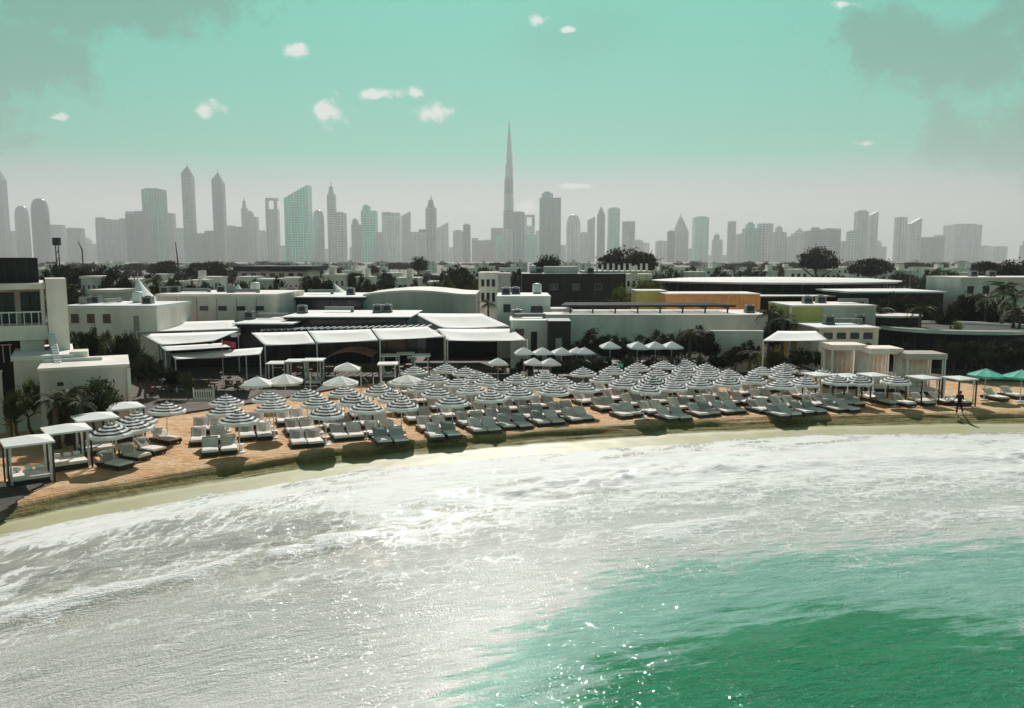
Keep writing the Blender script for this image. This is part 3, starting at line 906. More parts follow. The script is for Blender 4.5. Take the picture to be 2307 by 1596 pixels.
# --- white villa block at the picture's edge, turned along the curving shore
def rblk(par, name, m, x0, x1, yt, yb, Yr, yo, dep):
    """box of a turned building: columns read at its corner's depth Yr, face set back by yo"""
    Yz = Yr + yo * 0.7
    a, c = P(x0, yt, Yr).x, P(x1, yt, Yr).x
    z1 = P(x0, yt, Yz).z
    z0 = 0.0 if yb is None else P(x0, yb, Yz).z
    return MB().box(a, c, Yr + yo, Yr + yo + dep, z0, z1).build(name, m, par)
t = bld('villa', 'white multi-storey villa with dark top storey and shaded balcony', 'building', 145, 60, rz=R(31))
up = rblk(t, 'top_storey', 'dark_clad', -160, 92, 581, 637, 60, 1.5, 9)
for k in range(9):
    rblk(up, 'batten', 'dark_metal', -100 + k * 21, -97.5 + k * 21, 584, 636, 60, 1.42, 0.078)
rblk(t, 'roof_slab', 'white_wall', -160, 106, 638, 651, 60, 0, 11)
rblk(t, 'rear_wall', 'grey_wall', -160, 106, 651.5, 732, 60, 3.2, 7)
for x0, x1 in ((-60, -8), (0, 46), (58, 96)):
    wn = rblk(t, 'window', 'dark_metal', x0, x1, 658, 726, 60, 3.1, 0.098)
    n_ = 2 if x1 - x0 > 40 else 1
    for q in range(n_ + 1):
        ww = (x1 - x0) / (n_ + 1)
        rblk(wn, 'pane', 'glass', x0 + q * ww + 2, x0 + (q + 1) * ww - 2, 660, 724, 60, 3.08, 0.015)
rblk(t, 'balcony_slab', 'white_wall', -160, 112, 731, 763, 60, 0, 11)
for x in range(-60, 108, 14):
    rblk(t, 'baluster', 'white_paint', x, x + 1.6, 703, 730.6, 60, 0.2, 0.06)
rblk(t, 'handrail', 'white_paint', -160, 106, 700, 702.8, 60, 0.15, 0.16)
rblk(t, 'column', 'white_wall', 97, 104, 651.4, 730.6, 60, 0.3, 0.35)
rblk(t, 'pier', 'white_wall', 107, 147, 628, None, 60, -0.3, 4.0)
rblk(t, 'lower_wall', 'white_wall', 60, 106.6, 763.4, None, 60, 0.6, 8)
rblk(t, 'recess_wall', 'dark_clad', -160, 59.6, 763.4, None, 60, 3.0, 6)
rblk(t, 'garden_wall', 'pale_wall', -160, 30, 828, None, 60, -3.6, 0.5)
rblk(t, 'coping', 'white_wall', -160, 31, 825, 827.8, 60, -3.7, 0.7)
# --- front terraces below it
t = bld('terrace_house', 'low white terrace block with rooftop deck beside the villa', 'building', 168, 57, rz=R(29.5))
blk(t, 'wall', 'pale_wall', 55, 168, 806, 57.2, 8)
coping(t, 'roof_white', 55, 168, 806, 57.2, 8, 0.28, 0.12)
a, c, z = span(92, 160, 770, 59)
for k in range(5):
    x = 96 + k * 13
    blk(t, 'rail_post', 'white_paint', x, x + 2, 768, 63.5, 0.1, yb=806)
blk(t, 'rail', 'white_paint', 94, 152, 767, 63.45, 0.2, yb=769)
blk(t, 'door', 'dark_clad', 120, 142, 870, 57.15, 0.05)
t = bld('stair_house', 'grey-walled stair block with white roof terrace behind the small tree', 'building', 290, 55.4, rz=R(26.5))
blk(t, 'wall', 'grey_wall', 116, 290, 826, 55.4, 6)
coping(t, 'white_wall', 116, 290, 826, 55.4, 6, 0.2, 0.08)
for x in (150, 235):
    blk(t, 'vent_grille', 'dark_metal', x, x + 12, 852, 55.37, 0.028, yb=860)
blk(t, 'pilaster', 'white_wall', 284, 291.5, 829, 55.25, 0.14)
blk(t, 'parapet', 'white_wall', 172, 286, 800, 58.6, 0.35, yb=824)
blk(t, 'roof_box', 'white_wall', 232, 266, 786, 59.2, 1.8, yb=824)
b = MB()
p0, p1 = P(184, 812, 58.0), P(240, 738, 63.0)
b.sheet(lambda u, v: p0.lerp(p1, u) + Vector((0.5 * v, 0, 0)), 6, 1, 0.35)
st = b.build('stair_flight', 'white_wall', t)
for k in range(14):
    q = p0.lerp(p1, (k + 0.5) / 14)
    MB().box(q.x + 0.06, q.x + 0.48, q.y - 0.17, q.y + 0.17, q.z - 0.1, q.z + 0.10).build('step', 'roof_white', st)
# --- long white wall and the two grey halls
t = bld('wall_house', 'long low white-walled house between villa and grey hall', 'building', 250, 85)
blk(t, 'wall', 'pale_wall', 142, 352, 696, 85, 9)
coping(t, 'roof_white', 142, 352, 696, 85, 9, 0.35, 0.1)
blk(t, 'door', 'grey_metal', 300, 312, 712, 84.93, 0.05)
for x0, x1 in ((160, 176), (196, 212), (232, 248)):
    window(t, x0, x1, 708, 728, 84.97, 'dark_metal', 1)
t = bld('grey_hall', 'plain grey boxy hall with thin white roof edge behind the awnings', 'building', 480, 98)
blk(t, 'wall', 'grey_wall', 352, 622, 668, 98, 13)
coping(t, 'white_wall', 352, 622, 668, 98, 13, 0.28, 0.1)
blk(t, 'pilaster', 'white_wall', 350, 356, 668, 97.85, 0.14)
for k in range(1, 6):
    a, c, z = span(352 + k * 45, 352 + k * 45 + 0.8, 672, 98)
    MB().box(a, c, 97.97, 97.998, 0.2, z).build('panel_joint', 'dark_metal', t)
for k in range(6):
    window(t, 366 + k * 42, 384 + k * 42, 690, 700, 97.95, 'dark_metal', 2)
t = bld('curved_hall', 'grey hall with gently curved roofline beside the central pavilion', 'building', 950, 108)
b = MB()
n = 12
fr, bk = [], []
for i in range(n + 1):
    x = 818 + (1072 - 818) * i / n
    y = 668 - 9 * math.sin(math.pi * min(1, (i / n) * 1.15))
    p = P(x, y, 108 + 0.9 * math.sin(math.pi * i / n) * -1)
    fr.append(p)
vs = [(p.x, p.y, 0) for p in fr] + [tuple(p) for p in fr] + [(p.x, 122, p.z) for p in fr] + [(p.x, 122, 0) for p in fr]
W = n + 1
fs = [(k * W + i, k * W + i + 1, (k + 1) * W + i + 1, (k + 1) * W + i) for k in range(3) for i in range(n)]
fs += [(0, W, 2 * W, 3 * W), (n, 3 * W + n, 2 * W + n, W + n)]
b.add(vs, fs).build('wall', 'grey_wall', t)
b = MB()
b.sheet(lambda u, v: Vector((fr[min(n, round(u * n))].x, (fr[round(u * n)].y - 0.12) * (1 - v) + 122 * v, fr[round(u * n)].z + 0.30)), n, 1, 0.29)
b.build('roof_edge', 'white_wall', t)
# --- central pavilion: stacked white roofs over dark glazing
t = bld('club_pavilion', 'central beach club pavilion with stacked white flat roofs over dark glazing', 'building', 775, 90)
def flat_roof(x0, x1, yt, yb, Yf, dep, yfas, m='roof_white', wallb=None):
    """roof sheet from its front edge (row yb) to its back edge (row yt), fascia and glazed wall below"""
    a, c, z = span(x0, x1, yb, Yf)
    b = MB().box(a, c, Yf, Yf + dep, z - 0.12, z)
    b.build('roof', m, t)
    zf = P(x0, yfas, Yf).z
    MB().box(a + 0.25, c - 0.25, Yf + 0.3, Yf + dep - 0.2, zf, z - 0.123).build('fascia', 'dark_clad', t)
    MB().box(a + 0.6, c - 0.6, Yf + 0.9, Yf + dep - 0.6, wallb if wallb is not None else 0.16, zf - 0.003).build('glazing', 'glass', t)
    nn = max(3, int((c - a) / 2.2))
    for k in range(nn + 1):
        x = a + 0.7 + (c - a - 1.4) * k / nn
        MB().box(x - 0.05, x + 0.05, Yf + 0.84, Yf + 0.897, wallb if wallb is not None else 0.17, zf - 0.006).build('mullion', 'dark_metal', t)
flat_roof(632, 926, 694, 714, 90, 12, 721)
flat_roof(522, 660, 711, 729, 87, 10, 739)
flat_roof(590, 822, 659, 669, 106, 14, 677)
for k in range(26):                                  # slatted eave in front of the glazing
    x0 = 596 + k * 14.6
    a, c, z = span(x0, x0 + 7, 741 - k * 0.3, 87.5)
    q = MB()
    q.add([(a, 86.2, z), (a + 0.16, 86.2, z), (c + 0.16, 88.6, z + 0.02), (c, 88.6, z + 0.02), (a, 86.2, z - 0.12), (a + 0.16, 86.2, z - 0.12), (c + 0.16, 88.6, z - 0.1), (c, 88.6, z - 0.1)],
          [(0, 1, 2, 3), (4, 7, 6, 5), (0, 4, 5, 1), (1, 5, 6, 2), (2, 6, 7, 3), (3, 7, 4, 0)])
    q.build('slat', 'white_paint', t)
blk(t, 'bar_counter', 'wood', 640, 930, 822, 85.0, 1.0, z0=0.16)
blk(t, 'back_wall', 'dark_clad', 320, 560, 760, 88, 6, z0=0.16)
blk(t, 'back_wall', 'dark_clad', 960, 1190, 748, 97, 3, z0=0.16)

# --- fabric awnings on posts
def awning(label, fl, frr, br, bl, sag=0.35, posts=(), m='fabric_white', group='white fabric awnings of the pavilion'):
    """corners as (column, row, depth): front left, front right, back right, back left"""
    A, B_, C_, D_ = (P(*q) for q in (fl, frr, br, bl))
    t = thing('awning', label, 'awning', ((A.x + B_.x) / 2, A.y, 0), group=group)
    def fn(u, v):
        p = A.lerp(B_, u).lerp(D_.lerp(C_, u), v)
        k = 16 * u * (1 - u) * v * (1 - v)
        # edges drawn in between the corners
        e = 0.25 * math.sin(math.pi * u) * (1 - 2 * v) + 0.0
        return p + Vector((0, e, -sag * k))
    MB().sheet(fn, 12, 6, 0.03).build('fabric', m, t, True)
    for q in posts:
        p = P(*q)
        MB().tube((p.x, p.y, 0.0), (p.x, p.y, p.z + 0.15), 0.065, 0.055, 8).build('post', 'white_paint', t)
    for q, r_ in ((A, D_), (B_, C_)):
        MB().tube(q - Vector((0, 0, 0.06)), r_ - Vector((0, 0, 0.06)), 0.03, 0.03, 6).build('cable', 'dark_metal', t)
    return t
awning('white awning sail beside the slatted eave, first of the central three', (597, 779, 79), (711, 775, 79), (691, 747, 86), (566, 750, 86), posts=((597, 779, 79),))
awning('white awning sail in the middle of the central three', (714, 774, 79), (853, 768, 79), (834, 742, 86), (694, 746, 86), posts=((714, 774, 79),))
awning('white awning sail nearest the big folded tent, last of the central three', (856, 767, 79), (1003, 760, 79), (963, 736, 86), (837, 741, 86), posts=((856, 767, 79), (1003, 760, 79)))
awning('upper flat white awning against the grey hall', (308, 749, 84), (536, 742, 84), (527, 722, 93), (307, 728, 93), 0.2, ((308, 749, 84), (536, 742, 84)))
awning('middle white awning sloping down below the flat one', (362, 778, 77), (478, 769, 77), (535, 746, 83.5), (316, 753, 83.5), 0.4, ((362, 778, 77),))
awning('lower narrow white awning behind the red flag', (372, 791, 74), (520, 782, 74), (500, 773, 77), (362, 781, 77), 0.2, ((372, 791, 74),))
awning('lowest white awning over the dark dining terrace', (395, 810, 71), (586, 799, 71), (592, 783, 76), (384, 797, 76), 0.35, ((395, 810, 71), (586, 799, 71)))
awning('upper half of the big folded white tent beside the curved hall', (1000, 741, 88), (1152, 737, 88), (1085, 707, 98), (930, 706, 98), 0.5, ((1000, 741, 88), (1152, 737, 88)))
awning('lower half of the big folded white tent above the parasols', (1008, 768, 80), (1188, 768, 80), (1152, 741, 87.6), (985, 741, 87.6), 0.6, ((1008, 768, 80), (1188, 768, 80)))
awning('white awning over the terrace by the round dark pavilion', (1716, 769, 76), (1868, 768, 76), (1838, 746, 82), (1752, 746, 82), 0.3, ((1720, 769, 76), (1860, 768, 76)), group='white fabric awnings')

# --- tent peaks showing over the roofs
def tent(label, x0, x1, yb, xp, yp, Y, dep=8):
    a, c, z = span(x0, x1, yb, Y)
    ap = P(xp, yp, Y)
    t = thing('tent', label, 'tent', ((a + c) / 2, Y + dep / 2, 0), group='white peaked tents behind the halls')
    b = MB()
    n, m_ = 20, 7
    vs, fs = [], []
    for j in range(m_ + 1):
        k = j / m_
        h = k ** 2.2
        for i in range(n):
            an = 2 * math.pi * i / n
            ex = 1 / max(abs(math.cos(an)), abs(math.sin(an)))
            ex = 1 + (ex - 1) * (1 - k)
            vs.append((((a + c) / 2) * (1 - k) + ap.x * k + math.cos(an) * ex * (c - a) / 2 * (1 - k * 0.985), Y + dep / 2 + math.sin(an) * ex * dep / 2 * (1 - k * 0.985), z + (ap.z - z) * h))
    for j in range(m_):
        for i in range(n):
            fs.append((j * n + i, j * n + (i + 1) % n, (j + 1) * n + (i + 1) % n, (j + 1) * n + i))
    b.add(vs, fs).build('canopy', 'fabric_white', t, True)
    MB().tube((ap.x, Y + dep / 2, 0), (ap.x, Y + dep / 2, ap.z + 0.6), 0.12, 0.08, 8).build('mast', 'grey_metal', t)
    for sx in (a + 0.3, c - 0.3):
        for sy in (Y + 0.3, Y + dep - 0.3):
            MB().tube((sx, sy, 0), (sx, sy, z + 0.1), 0.08, 0.08, 6).build('post', 'white_paint', t)
tent('white tent with a steep peak beside the white pier', 262, 352, 692, 276, 628, 98, 8)
tent('white tent peak rising behind the plain grey hall', 474, 545, 672, 516, 641, 122, 8)
tent('white tent peak behind the central pavilion roof', 725, 815, 672, 738, 640, 130, 9)
tent('small white tent tip beside the curved hall', 862, 918, 668, 884, 648, 135, 7)

# --- right half of the club
t = bld('slab_house', 'pale narrow upright block between curved hall and dark building', 'building', 1115, 125)
blk(t, 'wall', 'pale_wall', 1078, 1122, 617, 125, 9)
blk(t, 'stair_core', 'grey_wall', 1120, 1150, 616, 126, 8)
coping(t, 'white_wall', 1078, 1122, 617, 125, 9, 0.2, 0.05)
for x in (1084, 1096, 1108):
    window(t, x, x + 7, 630, 646, 124.98, 'dark_metal', 0)
    window(t, x, x + 7, 660, 680, 124.98, 'dark_metal', 0)
t = bld('white_house', 'plain white cube house below the dark building', 'building', 1170, 96)
blk(t, 'wall', 'white_wall', 1120, 1240, 672, 96, 10)
coping(t, 'roof_white', 1120, 1240, 672, 96, 10, 0.25)
blk(t, 'annexe', 'pale_wall', 1150, 1238, 726, 87, 8)
coping(t, 'roof_white', 1150, 1238, 726, 87, 8, 0.2, 0.08)
window(t, 1134, 1150, 686, 704, 95.97, 'dark_metal', 1)
window(t, 1196, 1222, 690, 706, 95.97, 'dark_metal', 1)
blk(t, 'door', 'dark_clad', 1196, 1210, 748, 86.95, 0.05)
window(t, 1160, 1180, 742, 756, 86.97, 'dark_metal', 1)
t = bld('dark_house', 'long dark-clad box building with pale rooftop storey', 'building', 1300, 135)
wl = blk(t, 'wall', 'dark_clad', 1176, 1410, 617, 135, 14)
for k in range(13):
    a, c, z = span(1180 + k * 18, 1181.4 + k * 18, 619, 135)
    MB().box(a, c, 134.93, 134.998, 0.2, z).build('cladding_rib', 'dark_metal', wl)
for x in (1240, 1290, 1340):
    window(t, x, x + 16, 640, 654, 134.97, 'grey_metal', 1)
blk(t, 'roof_storey', 'pale_wall', 1228, 1302, 601, 138, 7, yb=616.5)
for k in range(12):
    x = 1318 + k * 12.5
    blk(t, 'fin', 'white_paint', x, x + 4.5, 594 if k % 3 else 597, 140, 0.5, yb=612)
blk(t, 'roof_slab', 'pale_wall', 1312, 1470, 611, 139, 8, yb=616.3)
t = bld('pergola_house', 'broad low pale house with dark slatted pergola on its roof', 'building', 1480, 90)
blk(t, 'wall', 'pale_wall', 1228, 1730, 712, 90, 9)
coping(t, 'white_wall', 1228, 1730, 712, 90, 9, 0.16, 0.06)
blk(t, 'upper_wall', 'pale_wall', 1226, 1290, 696, 95, 3.5, yb=708)
for k in range(9):
    y = 92.0 + k * 0.7
    a, c, z = span(1262 + k * 2, 1648 - k * 3, 690, 94)
    MB().box(a, c, y, y + 0.16, z, z + 0.24).build('slat', 'dark_metal', t)
a, c, z = span(1262, 1648, 690, 94)
zr = P(1262, 712, 90).z
for k in range(8):
    x = a + 1 + (c - a - 2) * k / 7
    MB().box(x, x + 0.16, 92.2, 92.36, zr + 0.165, z - 0.2).build('post', 'dark_metal', t)
    MB().box(x, x + 0.16, 91.9, 98.2, z - 0.195, z - 0.003).build('beam', 'dark_metal', t)
t = bld('dark_cube', 'small black cube kiosk in front of the pergola house', 'kiosk', 1260, 84)
blk(t, 'wall', 'dark_clad', 1236, 1286, 726, 84, 4)
coping(t, 'dark_metal', 1236, 1286, 726, 84, 4, 0.12, 0.05)
blk(t, 'door', 'grey_metal', 1252, 1266, 762, 83.95, 0.05)

# --- large pavilion with the thin disc roof
t = bld('disc_pavilion', 'wide dark pavilion under a thin pale lens-shaped roof', 'building', 1810, 130)
a, c, z = span(1508, 2118, 634, 128)
b = MB()
rx = (c - a) / 2
b.lathe([(rx * 0.97, -0.55), (rx, -0.35), (rx, -0.2), (rx * 0.8, 0.10), (rx * 0.3, 0.28), (0.3, 0.3)], 56, ((a + c) / 2, 128 + 15, z), sy=15.5 / rx)
b.build('roof', 'roof_white', t, False)
b = MB()
b.lathe([(rx * 0.90, 0.16), (rx * 0.90, z - 0.56)], 48, ((a + c) / 2, 143, 0), sy=13.6 / rx / 1.0)
b.build('glazing', 'dark_clad', t)
for k in range(17):
    an = math.pi * (1.08 + 0.84 * k / 16)
    p = ((a + c) / 2 + math.cos(an) * rx * 0.93, 143 + math.sin(an) * 14.3)
    MB().tube((p[0], p[1], 0.1), (p[0], p[1], z - 0.5), 0.16, 0.16, 8).build('column', 'dark_metal', t)
blk(t, 'terrace_slab', 'white_wall', 1640, 1916, 667, 122, 7, yb=669.5)
blk(t, 'lower_roof', 'roof_white', 1908, 2134, 657, 116, 12, yb=661)
blk(t, 'lower_wall', 'dark_clad', 1915, 2126, 661.2, 117, 10)
t = bld('wood_screen_house', 'orange timber-clad wall block below the lens roof', 'building', 1600, 108)
blk(t, 'wall', 'wood_wall', 1500, 1712, 664, 107.5, 7)
for k in range(22):
    a, c, z = span(1503 + k * 9.6, 1511.6 + k * 9.6, 666, 107.5)
    MB().box(a, c, 107.43, 107.497, 2.2, z).build('plank', 'wood_wall', t)
coping(t, 'white_wall', 1500, 1712, 664, 107.5, 7, 0.14, 0.09)
t = bld('olive_wall', 'low olive-coloured wall at the end of the lens roof', 'wall', 1468, 112)
blk(t, 'wall', 'tan_wall', 1434, 1502, 657, 112, 5)
coping(t, 'white_wall', 1434, 1502, 657, 112, 5, 0.14, 0.05)
t = bld('tan_house', 'low tan and grey wall block with pale edge beside the terrace awning', 'building', 1870, 92)
blk(t, 'wall', 'grey_wall', 1853, 1974, 692, 92, 8)
blk(t, 'end_wall', 'tan_wall', 1782, 1852.5, 692, 92, 8)
coping(t, 'white_wall', 1782, 1974, 692, 92, 8, 0.2, 0.06)
blk(t, 'pilaster', 'white_wall', 1779, 1785, 693, 91.9, 0.12)
t = bld('low_wing', 'low layered white-roofed wing in front of the tan block', 'building', 1900, 84)
blk(t, 'roof', 'roof_white', 1840, 1985, 738, 84, 8, yb=742)
blk(t, 'wall', 'pale_wall', 1846, 1980, 742.2, 84.6, 6.6)
for k in range(4):
    window(t, 1856 + k * 30, 1876 + k * 30, 750, 764, 84.56, 'dark_metal', 1)
t = bld('round_pavilion', 'round dark pavilion with white-rimmed ring roof by the palms', 'building', 2150, 84)
a, c, z = span(1984, 2340, 738, 92)
rx = (c - a) / 2
cx0 = (a + c) / 2
for nm, r0, r1, zz, hh, m_ in (('roof_rim', 1.0, 0.95, 0.0, 0.40, 'white_wall'), ('inner_rim', 0.80, 0.765, 0.1, 0.26, 'white_wall')):
    b = MB()
    n = 56
    vs = []
    for rr, q in ((r0, 0), (r0, hh), (r1, hh), (r1, 0)):
        for i in range(n):
            an = 2 * math.pi * i / n
            vs.append((cx0 + math.cos(an) * rx * rr, 92 + math.sin(an) * 7.5 * rr, z + zz + q - 0.2))
    fs = [(k * n + i, k * n + (i + 1) % n, ((k + 1) % 4) * n + (i + 1) % n, ((k + 1) % 4) * n + i) for k in range(4) for i in range(n)]
    b.add(vs, fs).build(nm, m_, t)
b = MB()
b.lathe([(rx * 0.948, z - 0.35), (rx * 0.948, z - 0.06)], 48, (cx0, 92, 0), sy=7.5 / rx)
b.build('roof', 'dark_clad', t)
b = MB()
b.lathe([(rx * 0.86, 0.16), (rx * 0.86, z - 0.36)], 48, (cx0, 92, 0), sy=7.0 / rx)
b.build('glazing', 'dark_clad', t)
for k in range(15):
    an = math.pi * (1.05 + 0.9 * k / 14)
    MB().tube((cx0 + math.cos(an) * rx * 0.9, 92 + math.sin(an) * 6.9, 0.1), (cx0 + math.cos(an) * rx * 0.9, 92 + math.sin(an) * 6.9, z - 0.36), 0.09, 0.09, 6).build('column', 'dark_metal', t)
b = MB()
a, c, z = span(1980, 2112, 718, 90)
b.lathe([((c - a) / 2, 0.16), ((c - a) / 2, z)], 36, ((a + c) / 2, 94, 0), sy=0.8)
dr = b.build('drum', 'dark_clad', t)
b = MB()
b.lathe([((c - a) / 2 + 0.12, z + 0.003), ((c - a) / 2 + 0.12, z + 0.2)], 36, ((a + c) / 2, 94, 0), sy=0.8)
b.build('coping', 'white_wall', dr)
t = bld('garden_wall', 'long low pale garden wall behind the hedge', 'wall', 1650, 86)
blk(t, 'wall', 'pale_wall', 1602, 1720, 748, 84, 0.5)
coping(t, 'white_wall', 1602, 1720, 748, 84, 0.5, 0.12, 0.05)
t = bld('white_shed', 'flat pale wall far along the shore beyond the palms', 'building', 2250, 115)
blk(t, 'wall', 'pale_wall', 2166, 2420, 628, 118, 10)
coping(t, 'white_wall', 2166, 2420, 628, 118, 10, 0.2, 0.05)
for x in (2180, 2215, 2270):
    window(t, x, x + 14, 645, 662, 117.98, 'dark_metal', 1)
# --- rooftop plant on the flat roofs
UNITS = []
M_AC = MB().box(-0.55, 0.55, -0.4, 0.4, 0.12, 0.95).mesh('casing', 'grey_metal')
M_FAN = MB().lathe([(0.32, 0.955), (0.32, 1.02), (0.24, 1.03), (0.06, 1.0)], 14).mesh('fan_cowl', 'dark_metal')
M_RUN = MB().box(-0.6, 0.6, -0.06, 0.06, 0.0, 0.118).mesh('runner', 'dark_metal')
M_GRL = MB().box(-0.4, 0.4, -0.42, -0.402, 0.25, 0.8).mesh('grille', 'dark_metal')
M_DUCT = MB().box(-1.6, 1.6, -0.22, 0.22, 0.25, 0.65).box(1.6, 1.95, -0.22, 0.22, 0.0, 0.65).mesh('duct', 'grey_metal')
M_TANK = MB().lathe([(0.55, 0.2), (0.6, 0.3), (0.6, 1.2), (0.5, 1.35), (0.12, 1.42)], 16).mesh('shell', 'white_paint', True)
M_TSTD = MB().box(-0.5, 0.5, -0.5, 0.5, 0, 0.2).mesh('stand', 'stone')
def unit(kind, x, yrow, Yroof, Y, rz=0.0):
    """kind of plant standing on the roof whose front edge is row yrow at depth Yroof"""
    z = P(x, yrow, Yroof).z
    p = P(x, 650, Y)
    nm = {'ac': 'cooling_unit', 'duct': 'air_duct', 'tank': 'water_tank'}[kind]
    t = thing(nm, '', nm.replace('_', ' '), (p.x, Y, z + 0.01), rz, 'rooftop plant')
    UNITS.append((x, t, {'ac': 'grey rooftop cooling unit', 'duct': 'grey rooftop air duct', 'tank': 'white rooftop water tank'}[kind]))
    if kind == 'ac':
        child('casing', M_AC, t); child('fan_cowl', M_FAN, t); child('grille', M_GRL, t)
        child('runner', M_RUN, t, (0, -0.3, 0)); child('runner', M_RUN, t, (0, 0.3, 0))
    elif kind == 'duct':
        child('duct', M_DUCT, t)
    else:
        child('shell', M_TANK, t); child('stand', M_TSTD, t)
for k, x, yr, Yf, Y in [('ac', 372, 666, 98, 102), ('ac', 396, 666, 98, 103), ('duct', 440, 666, 98, 104), ('ac', 500, 666, 98, 105), ('ac', 520, 666, 98, 102.5), ('tank', 575, 666, 98, 106), ('duct', 550, 666, 98, 102),
                        ('ac', 190, 692, 85, 88), ('ac', 214, 692, 85, 90), ('duct', 250, 692, 85, 90), ('tank', 310, 692, 85, 91), ('ac', 332, 692, 85, 88.5),
                        ('ac', 680, 714, 90, 96), ('duct', 760, 714, 90, 98), ('ac', 850, 714, 90, 97), ('ac', 872, 714, 90, 97.5), ('ac', 560, 729, 87, 93), ('duct', 610, 729, 87, 94),
                        ('ac', 640, 669, 106, 112), ('ac', 660, 669, 106, 113), ('duct', 720, 669, 106, 114), ('ac', 790, 669, 106, 112),
                        ('ac', 1140, 669, 96, 100), ('ac', 1162, 669, 96, 101), ('tank', 1210, 669, 96, 103), ('duct', 1190, 724, 87, 90), ('ac', 1165, 724, 87, 92),
                        ('ac', 1690, 710, 90, 93), ('ac', 1330, 617, 135, 137.5), ('tank', 1200, 617, 135, 140), ('ac', 1214, 617, 135, 139),
                        ('ac', 1820, 690, 92, 96), ('ac', 1850, 690, 92, 97), ('duct', 1920, 690, 92, 96), ('ac', 1870, 738, 84, 88), ('ac', 1940, 738, 84, 89), ('duct', 1905, 738, 84, 88), ('ac', 2190, 626, 118, 122), ('ac', 2230, 626, 118, 123)]:
    unit(k, x, yr, Yf, Y, random.choice((0.0, math.pi / 2, 0.0)))
UNITS.sort(key=lambda q: q[0])
for i, (x, t, d) in enumerate(UNITS):
    t['label'] = f'{d}, {ordw(i + 1)} piece of rooftop plant from the left'
# --- long dark-roofed hall and small town houses in the haze
t = bld('long_hall', 'long low hall with dark flat roof beyond the grey hall', 'building', 610, 210)
blk(t, 'wall', 'grey_wall', 535, 692, 612, 211, 14)
blk(t, 'roof', 'dark_clad', 525, 702, 600, 209, 18, yb=610)
for k in range(7):
    window(t, 545 + k * 21, 556 + k * 21, 616, 624, 210.9, 'dark_metal', 0)
HOUSES = []
def house(x, yt, Y, wpx, m, floors=2):
    a, c, z = span(x - wpx / 2, x + wpx / 2, yt, Y)
    dep = max(6, (c - a) * 0.7)
    t = thing('town_house', '', 'house', ((a + c) / 2, Y, 0), group='low town houses behind the club')
    HOUSES.append((x, Y, t, m))
    MB().box(a, c, Y, Y + dep, -0.2, z).build('wall', m, t)
    MB().box(a - 0.2, c + 0.2, Y - 0.2, Y + dep + 0.2, z + 0.004, z + 0.45).build('parapet', 'white_wall' if m != 'white_wall' else 'pale_wall', t)
    if wpx > 22 and random.random() < 0.4:
        q = random.uniform(0.2, 0.6)
        MB().box(a + (c - a) * q, a + (c - a) * (q + 0.25), Y + 1.5, Y + dep * 0.7, z + 0.454, z + 2.3).build('roof_room', m, t)
    n = max(2, int(wpx / 11))
    for fl in range(2):
        zz = z - 1.1 - fl * 3.2
        if zz < 2.2:
            break
        for k in range(n):
            xm = a + (c - a) * (k + 0.5) / n
            ww = min(0.7, (c - a) / n * 0.3)
            wn = MB().box(xm - ww, xm + ww, Y - 0.06, Y - 0.004, zz - 1.5, zz).build('window', 'white_paint', t)
            MB().box(xm - ww + 0.1, xm + ww - 0.1, Y - 0.08, Y - 0.062, zz - 1.4, zz - 0.1).build('pane', 'glass', wn)
rn = random.Random(5)
hx = [(60, 612, 160, 50), (205, 628, 150, 46), (232, 660, 118, 60), (300, 634, 170, 40), (350, 622, 200, 36), (375, 640, 150, 40), (408, 601, 420, 34), (440, 636, 160, 30), (470, 628, 190, 44),
      (555, 628, 180, 40), (600, 634, 160, 50), (655, 630, 175, 36), (690, 622, 230, 30), (752, 622, 200, 50), (790, 612, 300, 40), (820, 628, 180, 34), (850, 604, 420, 40),
      (880, 618, 260, 44), (920, 630, 180, 50), (955, 612, 330, 30), (985, 640, 150, 40), (1020, 622, 240, 30), (1055, 606, 420, 40), (1100, 602, 480, 30), (1150, 606, 400, 50),
      (1200, 622, 190, 30), (1440, 622, 190, 60), (1490, 612, 260, 44), (1530, 604, 400, 50), (1570, 616, 230, 40), (1610, 606, 380, 40), (1650, 612, 280, 50), (1690, 604, 440, 36),
      (1730, 614, 250, 44), (1765, 604, 460, 40), (1800, 610, 300, 40), (1860, 612, 260, 50), (1905, 605, 420, 40), (1950, 610, 320, 44), (2000, 606, 400, 44), (2040, 612, 260, 50),
      (2080, 604, 460, 40), (2120, 608, 350, 50), (2165, 606, 380, 40), (2200, 618, 200, 44), (2260, 612, 240, 50)]
for x, yt, Y, wpx in hx:
    house(x, yt, Y, wpx, rn.choice(['pale_wall', 'pale_wall', 'grey_wall', 'grey_wall', 'white_wall']))
for i in range(46):                       # further back, where the town closes up
    x = 20 + i * 50 + rn.uniform(-18, 18)
    Y = rn.uniform(560, 1300)
    house(x, rn.uniform(590.5, 597), Y, rn.uniform(18, 40), rn.choice(['white_wall', 'pale_wall', 'grey_wall']))
HOUSES.sort(key=lambda r: r[0])
for i, (x, Y, t, m) in enumerate(HOUSES):
    look = {'white_wall': 'white', 'pale_wall': 'pale', 'grey_wall': 'grey'}[m]
    how = 'distant' if Y > 500 else 'flat-roofed'
    t['label'] = f'{how} {look} town house, {ordw(i + 1)} of the houses behind the club from the left'
